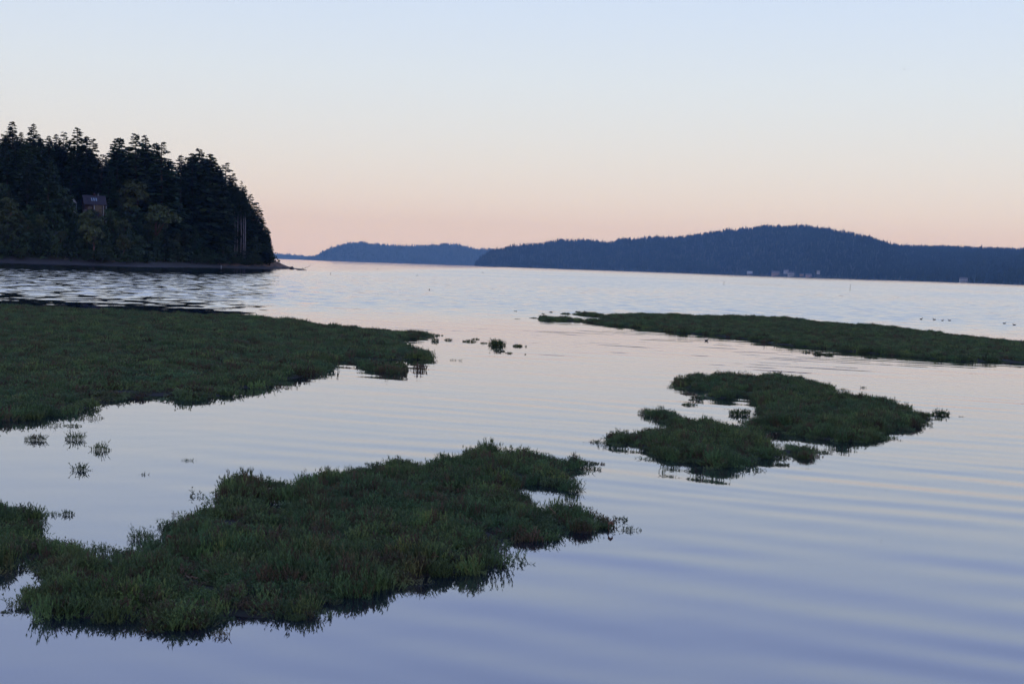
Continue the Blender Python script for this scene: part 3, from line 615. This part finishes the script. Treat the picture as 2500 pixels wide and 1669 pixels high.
# ------------------------------------------------------------------ salt marsh
def cones(P0, P1, r, n=3):
    """slender pointed stems P0->P1, radius r at the foot: V, F"""
    d = P1 - P0; d /= np.linalg.norm(d, axis=1)[:, None] + 1e-9
    ref = np.where(abs(d[:, 2:3]) > .9, np.array([[1., 0, 0]]), np.array([[0, 0, 1.]])); a = np.cross(d, ref); a /= np.linalg.norm(a, axis=1)[:, None]; b = np.cross(d, a)
    ring = [P0 + r[:, None] * (math.cos(k * 2 * math.pi / n) * a + math.sin(k * 2 * math.pi / n) * b) for k in range(n)]
    V = np.stack(ring + [P1], 1).reshape(-1, 3); f = [(k, (k + 1) % n, n) for k in range(n)]
    return V, (np.arange(len(P0))[:, None, None] * (n + 1) + np.array(f)[None]).reshape(-1, 3)
def stems(base, h, rg, nb=8, thick=.0055, lean=.3):
    """jointed branching marsh stems: base (n,3), heights h"""
    n = len(base); ln = rg.normal(0, lean, (n, 2)); tip = base + np.column_stack([ln * h[:, None], h * rg.uniform(.92, 1.05, n)])
    P0, P1, r = [base - (0, 0, .03)], [tip], [np.full(n, thick * .8)]
    for k in range(nb):
        t = rg.uniform(.3, .95, n); o = base + (tip - base) * t[:, None]; az = rg.uniform(0, 6.28, n); Lb = h * rg.uniform(.14, .30, n) * (1.15 - t * .45)
        P0.append(o); P1.append(o + np.column_stack([np.cos(az) * Lb * .5, np.sin(az) * Lb * .5, Lb * .84])); r.append(np.full(n, thick * 1.15))
    return cones(np.concatenate(P0), np.concatenate(P1), np.concatenate(r))
def clump_mesh(seed, n, spread, nb, thick):
    rg = np.random.default_rng(seed); a, q = rg.uniform(0, 6.28, n), np.sqrt(rg.random(n)) * spread
    base = np.column_stack([np.cos(a) * q, np.sin(a) * q, np.zeros(n)]); h = .27 * rg.uniform(.6, 1.2, n) * (1 - .35 * (q / spread) ** 2)
    base[:, :2] *= 1.0; V, F = stems(base, h, rg, nb, thick)
    return mesh_from('stem_clump', V, F, [MAT['weed_dead' if seed % 100 == 5 else 'weed' if seed % 3 else 'weed_dark']])
PROTO = [bpy.data.objects.new('stem_clump', clump_mesh(200 + i, 27, .165, 11, .0053)) for i in range(7)]     # nearer clumps
PROTO_F = [bpy.data.objects.new('stem_clump', clump_mesh(300 + i, 26, .26, 8, .011)) for i in range(6)]    # for cover seen from far
def scatter_tree(protos, name):
    ng = bpy.data.node_groups.new(name, 'GeometryNodeTree')
    ng.interface.new_socket('Geometry', in_out='INPUT', socket_type='NodeSocketGeometry'); ng.interface.new_socket('Geometry', in_out='OUTPUT', socket_type='NodeSocketGeometry')
    gi, go = ng.nodes.new('NodeGroupInput'), ng.nodes.new('NodeGroupOutput'); jn = ng.nodes.new('GeometryNodeJoinGeometry'); ip = ng.nodes.new('GeometryNodeInstanceOnPoints')
    for p in protos:
        oi = ng.nodes.new('GeometryNodeObjectInfo'); oi.inputs['Object'].default_value = p; oi.inputs['As Instance'].default_value = True; ng.links.new(oi.outputs['Geometry'], jn.inputs[0])
    def att(nm, ty):
        a = ng.nodes.new('GeometryNodeInputNamedAttribute'); a.data_type = ty; a.inputs['Name'].default_value = nm; return a.outputs['Attribute']
    ip.inputs['Pick Instance'].default_value = True
    ng.links.new(gi.outputs[0], ip.inputs['Points']); ng.links.new(jn.outputs[0], ip.inputs['Instance']); ng.links.new(att('which', 'INT'), ip.inputs['Instance Index'])
    e2r = ng.nodes.new('FunctionNodeEulerToRotation'); ng.links.new(att('turn', 'FLOAT_VECTOR'), e2r.inputs[0]); ng.links.new(e2r.outputs[0], ip.inputs['Rotation'])
    ng.links.new(att('size', 'FLOAT_VECTOR'), ip.inputs['Scale']); ng.links.new(ip.outputs[0], go.inputs[0]); return ng
NG = scatter_tree(PROTO, 'clump_scatter'); NG_F = scatter_tree(PROTO_F, 'clump_scatter_far')
def base_line(px, hgt=.2):
    """from the visible silhouette (photo pixels, with the reflection below) to the waterline polygon on the water, metres"""
    px = np.array(px, float); n = len(px); area = 0.5 * np.sum(px[:, 0] * np.roll(px[:, 1], -1) - np.roll(px[:, 0], -1) * px[:, 1])
    t = np.roll(px, -1, 0) - np.roll(px, 1, 0); nrm = np.column_stack([t[:, 1], -t[:, 0]]); nrm /= np.linalg.norm(nrm, axis=1)[:, None] + 1e-9
    if area < 0: nrm = -nrm
    out = []
    for (x, y), nn in zip(px, nrm):
        dep = on_z(x, y)[1]; q = on_z(x, y - nn[1] * hgt * ppm(dep) * (1.0 if nn[1] > 0 else 1.55)); out.append(q[:2])
    return np.array(out)
def mounds(P, c, seed):
    """0..1 dome height from the nearest of jittered bush centres, and that bush's own number"""
    g = np.floor(P / c).astype(np.int64); best = np.full(len(P), 9.); own = np.zeros(len(P)); az = np.zeros(len(P))
    hh = lambda a, b, k: (((a * 73856093) ^ (b * 19349663) ^ ((k + seed) * 83492791)) % 10007) / 10007.
    for i in (-1, 0, 1):
        for j in (-1, 0, 1):
            q = g + (i, j); cx = (q[:, 0] + .1 + .8 * hh(q[:, 0], q[:, 1], 1)) * c; cy = (q[:, 1] + .1 + .8 * hh(q[:, 0], q[:, 1], 2)) * c
            r = c * (.55 + .45 * hh(q[:, 0], q[:, 1], 3)); d = np.hypot(P[:, 0] - cx, P[:, 1] - cy) / r
            own = np.where(d < best, hh(q[:, 0], q[:, 1], 5), own); az = np.where(d < best, np.arctan2(P[:, 1] - cy, P[:, 0] - cx), az); best = np.minimum(best, d)
    return np.clip(1 - best ** 2, 0, 1), own, az
def marsh(name_label, mud_label, px, dens, far=False, hgt=.2, top=1.0, seed=1, rag=.35, poly=None, mound=.08):
    rg = np.random.default_rng(seed); poly = base_line(px, hgt) if poly is None else poly
    lo, hi = poly.min(0) - 1.5, poly.max(0) + 1.5
    # mud bank
    st = np.clip(max(hi - lo) / 150, .12, .8); X, Y = np.meshgrid(np.arange(lo[0], hi[0], st), np.arange(lo[1], hi[1], st)); Pm = np.column_stack([X.ravel(), Y.ravel()])
    sd = sdist(Pm, poly) + .05 + fbm(Pm[:, 0] * 1.3, Pm[:, 1] * 1.3, seed, 3) * rag * .8
    z = np.clip(sd * .16, -.3, mound) + (fbm(Pm[:, 0] * .9, Pm[:, 1] * .9, seed + 4, 3) * .05) * np.clip(sd, 0, 1)
    idx = np.arange(len(Pm)).reshape(X.shape); F = np.stack([idx[:-1, :-1], idx[:-1, 1:], idx[1:, 1:], idx[1:, :-1]], -1).reshape(-1, 4); F = F[sd[F].max(1) > -.7]
    tag(obj('mud_bank', mesh_from('mud_bank', np.column_stack([Pm, z]), F, [MAT['mud']], True)), mud_label, kind='structure')
    # clumps of stems
    n = int((hi - lo).prod() * dens); P = rg.uniform(lo, hi, (n, 2)); s0 = sdist(P, poly)
    s1 = s0 + .06 + fbm(P[:, 0] * 1.3, P[:, 1] * 1.3, seed, 3) * rag * .8 + fbm(P[:, 0] * 4, P[:, 1] * 4, seed + 2, 2) * rag * .5
    # only what can be seen: inside the widened view
    ang = P[:, 0] / P[:, 1]; pat = fbm(P[:, 0] * .7, P[:, 1] * .7, seed + 12, 2)
    k = ((s1 > -.02 - .15 * rg.random(n) ** 3) | ((s1 > -.5) & (rg.random(n) < .10 * (pat > .05)))) & (abs(ang) < .46)
    P, s1 = P[k], s1[k]; n = len(P)
    lum = fbm(P[:, 0] * .8, P[:, 1] * .8, seed + 6, 3); fine = fbm(P[:, 0] * 2.6, P[:, 1] * 2.6, seed + 7, 2)
    zb = np.clip(s1 * .16, -.03, mound) + fbm(P[:, 0] * .9, P[:, 1] * .9, seed + 4, 3) * .05 * np.clip(s1, 0, 1)
    dome, own, az = mounds(P + np.column_stack([fine, lum]) * .3, 1.1 if far else .78, seed)
    hs = top * np.clip(.10 + .14 * sstep(0, .8, s1) + dome * (.70 + .95 * own) + lum * .6 + fine * .4 + rg.normal(0, .07, n), .10, 2.0)
    k = (dome > .06 + .22 * rg.random(n)) | (rg.random(n) < .2)          # thinner growth in the hollows between the bushes
    P, zb, hs, dome, az = P[k], zb[k], hs[k], dome[k], az[k]; n = len(P)
    hs = np.where(s1[k] < -.03, np.minimum(hs, top * .5), hs)
    wd = rg.uniform(.8, 1.2, n) * (1.1 if far else .85)
    me = bpy.data.meshes.new('pickleweed'); me.vertices.add(n); me.vertices.foreach_set('co', np.column_stack([P, zb]).astype(np.float32).ravel())
    a = me.attributes.new('which', 'INT', 'POINT'); a.data.foreach_set('value', rg.integers(0, len(PROTO_F if far else PROTO), n).astype(np.int32))
    a = me.attributes.new('turn', 'FLOAT_VECTOR', 'POINT'); a.data.foreach_set('vector', np.column_stack([rg.normal(0, .12, n), (1 - dome) * .5 + rg.normal(0, .1, n), az + rg.normal(0, .5, n)]).astype(np.float32).ravel())
    a = me.attributes.new('size', 'FLOAT_VECTOR', 'POINT'); a.data.foreach_set('vector', np.column_stack([wd, wd, hs]).astype(np.float32).ravel())
    me.materials.append(MAT['weed'])
    o = obj('pickleweed', me); md = o.modifiers.new('scatter', 'NODES'); md.node_group = NG_F if far else NG
    tag(o, name_label, kind='stuff'); print('marsh', name_label[:30], n, 'clumps'); return poly

FORE = [(-140, 1250), (-60, 1240), (0, 1226), (30, 1235), (48, 1250), (50, 1290), (52, 1308), (66, 1310), (82, 1302), (110, 1300), (150, 1312), (172, 1342), (205, 1360), (240, 1362), (290, 1356), (330, 1334), (345, 1320), (390, 1306), (420, 1304), (450, 1298),
        (456, 1276), (475, 1256), (504, 1236), (552, 1236), (560, 1222), (542, 1206), (556, 1192), (581, 1168), (609, 1175), (629, 1177), (655, 1172), (664, 1198), (640, 1240), (655, 1292), (722, 1288), (716, 1228), (682, 1200), (686, 1190), (706, 1180), (736, 1167), (777, 1154), (813, 1152), (859, 1141), (915, 1137), (938, 1129),
        (969, 1113), (992, 1127), (1030, 1130), (1051, 1123), (1117, 1109), (1155, 1095), (1199, 1092), (1227, 1098), (1268, 1097), (1295, 1104), (1350, 1113), (1392, 1128), (1400, 1144), (1378, 1157), (1358, 1170), (1394, 1178), (1396, 1200), (1390, 1213), (1350, 1207), (1309, 1199), (1249, 1204),
        (1245, 1216), (1282, 1220), (1320, 1235), (1364, 1230), (1405, 1235), (1446, 1249), (1479, 1268), (1486, 1290), (1452, 1317), (1419, 1324), (1394, 1318), (1378, 1303), (1347, 1325), (1312, 1347), (1282, 1339), (1249, 1328), (1219, 1347), (1180, 1342), (1199, 1372), (1197, 1396), (1158, 1407), (1142, 1424), (1098, 1432), (1021, 1437),
        (958, 1456), (905, 1463), (857, 1483), (788, 1474), (766, 1506), (724, 1527), (681, 1492), (649, 1533), (596, 1533), (548, 1527), (511, 1543), (458, 1562), (404, 1559), (362, 1538), (287, 1543), (213, 1533), (138, 1527), (96, 1543), (64, 1522), (21, 1495), (27, 1465), (48, 1450), (66, 1426), (95, 1409), (140, 1408), (128, 1398),
        (95, 1391), (64, 1396), (30, 1405), (0, 1412), (-140, 1430)]
LEFT = [(-260, 735), (0, 745), (300, 757), (500, 767), (650, 774), (730, 782), (800, 792), (880, 799), (950, 806), (1031, 810), (1053, 819), (1031, 831), (975, 834), (983, 841), (1025, 852), (1028, 861), (1050, 876), (1031, 884), (977, 886), (894, 884), (836, 888), (804, 891), (785, 898), (798, 909), (772, 918), (737, 931), (715, 934), (673, 932), (664, 944), (635, 958),
        (600, 956), (584, 955), (545, 957), (536, 982), (477, 985), (432, 985), (372, 976), (354, 991), (313, 982), (277, 991), (253, 988), (226, 999), (194, 1019), (143, 1027), (75, 1031), (0, 1043), (-260, 1060)]
SMALL = [(887, 889), (900, 886), (951, 889), (986, 894), (1021, 904), (983, 912), (951, 918), (906, 908)]
RUP = [(1690, 919), (1715, 913), (1751, 909), (1782, 912), (1818, 914), (1858, 914), (1920, 916), (1958, 923), (1996, 928), (2004, 935), (2035, 951), (2068, 962), (2107, 964), (2150, 972), (2175, 972), (2190, 987), (2209, 992), (2232, 1007), (2255, 1014), (2236, 1023), (2232, 1043), (2209, 1053), (2168, 1064), (2140, 1076), (2117, 1092), (2055, 1089), (2017, 1085), (1984, 1079),
       (1951, 1074), (1928, 1061), (1889, 1061), (1851, 1053), (1846, 1034), (1872, 1000), (1838, 984), (1805, 974), (1767, 982), (1715, 980), (1703, 967), (1728, 957), (1761, 951), (1731, 949), (1698, 946), (1652, 940), (1685, 936), (1731, 940), (1723, 931), (1695, 926)]
RLO = [(1491, 1071), (1537, 1056), (1575, 1048), (1603, 1046), (1644, 1043), (1675, 1042), (1639, 1036), (1613, 1020), (1570, 1010), (1603, 1001), (1634, 1007), (1649, 1019), (1685, 1020), (1728, 1022), (1767, 1030), (1805, 1038), (1836, 1040), (1848, 1060), (1864, 1079), (1884, 1083), (1920, 1077), (1953, 1081), (1960, 1102), (1984, 1115), (1945, 1124), (1904, 1120), (1899, 1128), (1843, 1135),
       (1805, 1153), (1767, 1156), (1695, 1145), (1639, 1138), (1613, 1120), (1567, 1105), (1562, 1094), (1511, 1086)]
FAR = [(1316, 777), (1366, 777), (1423, 779), (1490, 780), (1465, 774), (1403, 771), (1437, 767), (1479, 768), (1521, 766), (1572, 763), (1600, 766), (1647, 766), (1701, 771), (1774, 770), (1824, 771), (1905, 774), (1961, 779), (2016, 785), (2099, 792), (2182, 797), (2237, 805), (2293, 811), (2348, 819), (2431, 828), (2500, 834), (2750, 860), (2750, 905), (2500, 892), (2403, 889), (2348, 888),
       (2265, 881), (2182, 873), (2099, 866), (2030, 859), (1975, 853), (1919, 848), (1878, 842), (1853, 838), (1788, 829), (1718, 821), (1647, 816), (1591, 809), (1521, 802), (1465, 796), (1409, 788), (1352, 784), (1324, 782)]
marsh('dense green pickleweed on the nearest marsh island', 'dark mud under the nearest marsh island', FORE, 66, seed=3, rag=.27, hgt=.14, top=.68)
marsh('green pickleweed on the upper lobe of the marsh island at right', 'dark mud under the upper right marsh island', RUP, 50, seed=5, rag=.32, hgt=.13, top=.64)
marsh('green pickleweed on the lower lobe of the marsh island at right', 'dark mud under the lower right marsh island', RLO, 52, seed=6, rag=.18, hgt=.13, top=.64)
marsh('wide green pickleweed flat along the left side', 'dark mud under the left marsh flat', LEFT, 18, far=True, seed=7, rag=.7, hgt=.14, top=.66)
marsh('long green pickleweed bank stretching to the right edge', 'dark mud under the long right marsh bank', FAR, 16, far=True, seed=8, rag=.7, hgt=.14, top=.66)
marsh('small pickleweed islet off the tip of the left marsh flat', 'mud under the small islet', SMALL, 22, far=True, seed=9, rag=.2, hgt=.10, top=.7)

# ------------------------------------------------------------------ single tufts, dry scraps, stakes, birds
def tuft(label, px, py, wpx, hpx, n=None, group='tufts standing in the water', thin=False, deep=.5):
    """a clump of stems whose foot is at photo (px, py) on the water"""
    p = on_z(px, py); sc_ = ppm(p[1]); w, h = wpx / sc_ / 2, hpx / sc_; rg = np.random.default_rng(int(px * 7 + py))
    n = int(1.8 * n) if n else int(np.clip(w * 2 * 150, 12, 300)); a, q = rg.uniform(0, 6.28, n), np.sqrt(rg.random(n))
    base = np.column_stack([np.cos(a) * q * w, np.sin(a) * q * min(w * deep, .5), np.full(n, -.01)])
    hh = h * rg.uniform(.55, 1.08, n) * (1 - .6 * q ** 2) * (1 + .35 * vnoise(base[:, 0] * 5, base[:, 1] * 5, int(px)))
    V, F = stems(base, np.maximum(hh, .02), rg, 5 if thin else 8, (.0045 if thin else .006) * max(1, p[1] / 32), .5)
    o = obj('pickleweed_tuft', mesh_from('pickleweed_tuft', V, F, [MAT['weed_dark']]), None, (p[0], p[1], 0)); return tag(o, label, 'plant', group)
TUFTS = [
    ('rounded dark tuft in calm water, leftmost of the tufts below the left marsh flat', 88, 1074, 58, 26), ('bushy tuft closest under the fringe of the left marsh flat', 181, 1072, 48, 24), ('dark tuft right of the two rounded tufts at left', 245, 1098, 50, 22),
    ('upright open tuft standing alone below the three rounded tufts', 194, 1147, 36, 24), ('tiny sprig right of the upright open tuft', 219, 1148, 12, 8, 8, True), ('sparse small sprig alone in the calm channel', 462, 1124, 34, 11, 14, True), ('faintest thin sprig between the open tuft and the sparse sprig', 352, 1158, 24, 10, 9, True),
    ('flat ragged tuft at the fringe of the left marsh flat', 178, 1040, 46, 10), ('loose stems trailing off the left marsh flat', 225, 1020, 60, 16, 34, True), ('loose stems just off the left marsh edge, lower row', 130, 1038, 60, 12, 30, True),
    ('bushy tuft off the far left clump near the bottom', 166, 1256, 30, 19), ('straggling low stems left of the bushy bottom tuft', 128, 1256, 52, 12, 30, True), ('tall wispy stems beside the far left clump', 74, 1270, 40, 50, 60, True), ('single bent sprig left of the nearest island', 428, 1257, 12, 12, 6, True),
    ('thin stems in a row off the right tip of the nearest island', 1535, 1294, 36, 18, 24, True), ('lone bent stem beyond the row off the nearest island tip', 1564, 1294, 10, 9, 4, True), ('two bent stems beside the upper right bay of the nearest island', 1416, 1194, 18, 13, 6, True), ('upright tuft at the lower right edge of the nearest island', 1224, 1384, 26, 22, 34, True),
    ('small stems right of the upright tuft below the nearest island', 1250, 1382, 12, 10, 5, True), ('dark sprawling tuft under the lower edge of the nearest island', 722, 1512, 56, 24, 70, True), ('dark stems at the left tip of the nearest island', 12, 1494, 30, 12, 20, True),
    ('thin low spit of stems at the upper right tip of the nearest island', 1430, 1131, 96, 9, 130), ('low finger of stems left of the upper right island, above the mats', 1690, 942, 74, 5, 80), ('low finger of stems left of the lower right island', 1600, 1008, 56, 9, 80),
    ('wispy stems standing in water on the upper left edge of the nearest island', 250, 1352, 130, 34, 110, True), ('thin stems at the upper left shoulder of the nearest island', 345, 1316, 60, 30, 60, True),
    ('round tuft in the pool between the two right islands', 1806, 1012, 58, 17, 90), ('long low mat left of the upper right island, first from the top', 1679, 962, 40, 5, 60), ('tiny low mat left of the upper right island, second from the top', 1690, 976, 21, 5, 30), ('low mat left of the upper right island, third from the top', 1683, 988, 42, 6, 60),
    ('dark tuft under the lower right island', 1910, 1134, 34, 9, 60), ('spiky tuft in the water right of the right island', 2298, 1013, 46, 16, 80), ('low stems trailing left of the spiky tuft', 2270, 1013, 26, 6, 24), ('tiny loop of stems at the right end past the spiky tuft', 2347, 1017, 14, 5, 8, True),
    ('small dark tuft at the lower right edge of the right island', 2148, 1073, 12, 9, 26), ('low trailing stems beside the small dark tuft of the right island', 2168, 1073, 26, 5, 24), ('small sprig group behind the upper right island', 2108, 946, 18, 7, 12, True), ('low sprig behind the upper right island, left of the sprig group', 2058, 951, 26, 6, 16, True), ('short stems on the upper back edge of the right island', 2024, 945, 22, 9, 30),
    ('thin stems off the left tip of the lower right island', 1478, 1070, 26, 5, 12, True), ('low tuft past the end of the left marsh flat, first of a chain', 1094, 830, 20, 6, 24), ('rounded mat second in the chain past the left marsh flat', 1146, 834, 34, 6, 44), ('low mat behind the rounded mat past the left marsh flat', 1161, 828, 22, 4, 24), ('peaked mound, largest in the chain past the left marsh flat', 1214, 842, 42, 15, 110), ('low stems left of the peaked mound', 1180, 838, 20, 5, 20),
    ('dark mat below the peaked mound', 1219, 857, 30, 8, 50), ('small mat right of the one below the peaked mound', 1243, 862, 18, 4, 20), ('upright tuft right of the peaked mound', 1263, 845, 26, 9, 44), ('single small stem right of the chain', 1282, 865, 5, 5, 5), ('tiny stems right of the upright chain tuft', 1284, 846, 6, 4, 4),
    ('dark tuft at the tip of the left marsh flat', 1062, 833, 18, 8, 30), ('low mat just past the tip of the left marsh flat', 1074, 819, 20, 4, 20), ('thin stems low in the channel past the left marsh flat', 1110, 879, 24, 5, 12, True), ('two thin upright stalks in the channel', 1123, 880, 6, 10, 3, True),
    ('low mat in front of the long right bank, left piece', 1969, 861, 22, 5, 40), ('low mat in front of the long right bank, middle piece', 1997, 865, 30, 7, 60), ('low mat in front of the long right bank, right piece', 2022, 867, 26, 8, 60), ('low tuft further right in front of the long right bank', 2128, 873, 36, 6, 50),
    ('small clump off the left end of the long right bank, upper', 1380, 767, 26, 6, 60), ('low mat off the left end of the long right bank', 1303, 777, 22, 3, 30), ('tiny mat left of the long right bank', 1263, 779, 14, 2.5, 16), ('speck of weed left of the long right bank', 1326, 766, 8, 3, 10), ('speck of weed in the water upper left of the bank', 1258, 760, 8, 2, 8), ('low speck of weed right of the upper speck', 1345, 763, 10, 3, 10), ('weed clump on the upper edge of the bank left part', 1410, 762, 12, 4, 24)]
for q in TUFTS:
    tuft(q[0], q[1], q[2], q[3], q[4], q[5] if len(q) > 5 else None, thin=len(q) > 6)
# dry rust and tan scraps caught in the stems of the islands
def scrap(px, py, size, mat, z, seed):
    p = on_z(px, py, z); r = np.random.default_rng(seed); m = MB()
    for k in range(5):
        a = r.uniform(0, 6.28); L_ = size * r.uniform(.6, 1.2); q0 = r.normal(0, size * .25, 3); d = np.array((math.cos(a) * .8, math.sin(a) * .5, r.uniform(-.2, .7))) * L_
        m.tube([q0, q0 + d * .5 + (0, 0, size * .15), q0 + d], [size * .05, size * .07, size * .02], 5)
    o = m.build('dry_scrap', MAT[mat], None, True); o.location = tuple(p); return tag(o, 'small dry brown stalk scrap caught in the marsh stems', 'scrap', 'dry scraps caught in the marsh plants')
for i, (px, py, sz, mt) in enumerate([(832, 1228, .12, 'tan'), (812, 1330, .16, 'rust'), (850, 1360, .14, 'rust'), (525, 1408, .2, 'rust'), (480, 1415, .16, 'tan'), (322, 1440, .22, 'tan'), (522, 1310, .1, 'rust'), (925, 1300, .1, 'tan'), (1000, 1190, .11, 'tan'), (990, 1180, .1, 'rust'), (1090, 1215, .1, 'rust'),
                                          (1190, 1205, .1, 'tan'), (1058, 1362, .12, 'rust'), (760, 1392, .18, 'tan'), (1145, 1273, .1, 'tan'), (422, 1312, .14, 'rust'), (1968, 1020, .2, 'tan'), (2020, 982, .24, 'rust'), (1740, 1055, .2, 'tan'), (1700, 1058, .18, 'rust'), (1986, 1000, .12, 'tan'), (1295, 1108, .12, 'rust'), (1350, 1250, .12, 'tan'), (400, 1370, .14, 'rust'), (630, 1345, .12, 'tan')]):
    scrap(px, py, sz * .85, mt, .17, i)
p = on_z(1490, 1296); m = MB()
m.tube([(-.02, 0, 0), (-.035, 0, .06), (-.02, .01, .12), (.01, .02, .14), (.035, .02, .12), (.03, .01, .08)], [.006, .012, .02, .022, .015, .004], 6)
o = m.build('curled_leaf', MAT['rust'], None, True); o.location = tuple(p); tag(o, 'curled rust-brown dead leaf at the right tip of the nearest island', 'leaf')
# thin stakes standing in the bay
for i, (px, y0, y1, lb) in enumerate([(807, 664, 670, 'thin stake in the water right of the point, leftmost of the stakes'), (1018, 669, 675, 'thin stake in the water in front of the mid blue headland'), (1767, 683, 696, 'thin tall stake in the water below the white far house'), (2075, 693, 710, 'tallest thin stake in the water at right'), (1048, 704, 709, 'short stake in the open water, nearest of the stakes')]):
    p = on_z(px, y1); h = (y1 - y0) / ppm(p[1]) ; o = MB().tube([(0, 0, -.8), (.02 * h, 0, h * .5), (.05 * h, 0, h)], [.06, .055, .04], 6).build('stake', MAT['stake'], None, True)
    o.location = (p[0], p[1], 0); tag(o, lb, 'stake', 'stakes in the bay')
def water_bird(label, px, py, size, rz, group):
    p = on_z(px, py); m = MB(); n = 10; V = []
    prof = [(-.5, .02, .30), (-.42, .10, .20), (-.22, .19, .12), (0, .21, .10), (.2, .17, .13), (.34, .08, .2)]
    r = empty('water_bird', (p[0], p[1], 0), rz, size); tag(r, label, 'bird', group)
    m.tube([(x, 0, z) for x, q, z in prof], [q for x, q, z in prof], 10); m.build('body', MAT['bird_dark'], r, True)
    m = MB(); m.tube([(.26, 0, .18), (.34, 0, .34), (.40, 0, .46), (.48, 0, .5), (.56, 0, .48)], [.09, .06, .075, .08, .03], 8); m.build('head', MAT['bird_dark'], r, True)
    m = MB(); m.tube([(.55, 0, .48), (.68, 0, .46)], [.03, .008], 6); m.build('bill', MAT['tan'], r, True)
for i, (px, py, sz, lb) in enumerate([(922, 657, .8, 'dark bird floating in front of the mid blue headland, farthest of the birds'), (1179, 666, .8, 'dark bird floating in front of the dark blue hill'), (2249, 780, .36, 'first dark bird floating beyond the long right bank'), (2281, 781, .36, 'second dark bird floating beyond the long right bank'), (2301, 783, .3, 'third dark bird floating beyond the long right bank'),
                                     (2318, 783, .32, 'fourth dark bird floating beyond the long right bank'), (2452, 790, .3, 'bird floating near the right edge, left of the last one'), (2476, 794, .34, 'last bird floating near the right edge'), (1725, 832, .26, 'small grey bird floating in front of the long right bank')]):
    water_bird(lb, px, py, sz, random.uniform(-.5, .5) + (math.pi if i % 2 else 0), 'birds floating on the bay')
p = at_depth(2207, 170, 260); r = empty('flying_bird', tuple(p), R(20), .6); tag(r, 'tiny bird flying high in the sky at right', 'bird')
MB().tube([(-.22, 0, 0), (-.08, 0, .01), (.1, 0, .02), (.26, 0, .01)], [.01, .05, .05, .012], 7).build('body', MAT['bird_dark'], r, True)
for sgn in (-1, 1): MB().add([(.08, 0, .03), (-.06, 0, .03), (-.1, .26 * sgn, .15), (.04, .3 * sgn, .16), (-.16, .6 * sgn, .1), (.08, 0, .015), (-.06, 0, .015), (-.1, .26 * sgn, .135), (.04, .3 * sgn, .145)], [(0, 1, 2, 3), (3, 2, 4), (5, 8, 7, 6), (8, 4, 7)]).build('wing', MAT['bird_dark'], r)

# ------------------------------------------------------------------ haze
m = bpy.data.materials.new('dusk_haze'); m.use_nodes = True; t = m.node_tree; t.nodes.clear()
pv = N(t, 'ShaderNodeVolumePrincipled'); ou = N(t, 'ShaderNodeOutputMaterial'); t.links.new(pv.outputs[0], ou.inputs['Volume'])
pv.inputs['Density'].default_value = 5.4e-5; pv.inputs['Color'].default_value = (.24, .47, .88, 1); pv.inputs['Absorption Color'].default_value = (1, 1, 1, 1); pv.inputs['Anisotropy'].default_value = 0.0
hz = MB().box((-21600, -21600, -2.5), (21600, 21600, 640)).build('haze', m); tag(hz, 'thin blue evening haze over the bay', kind='stuff')
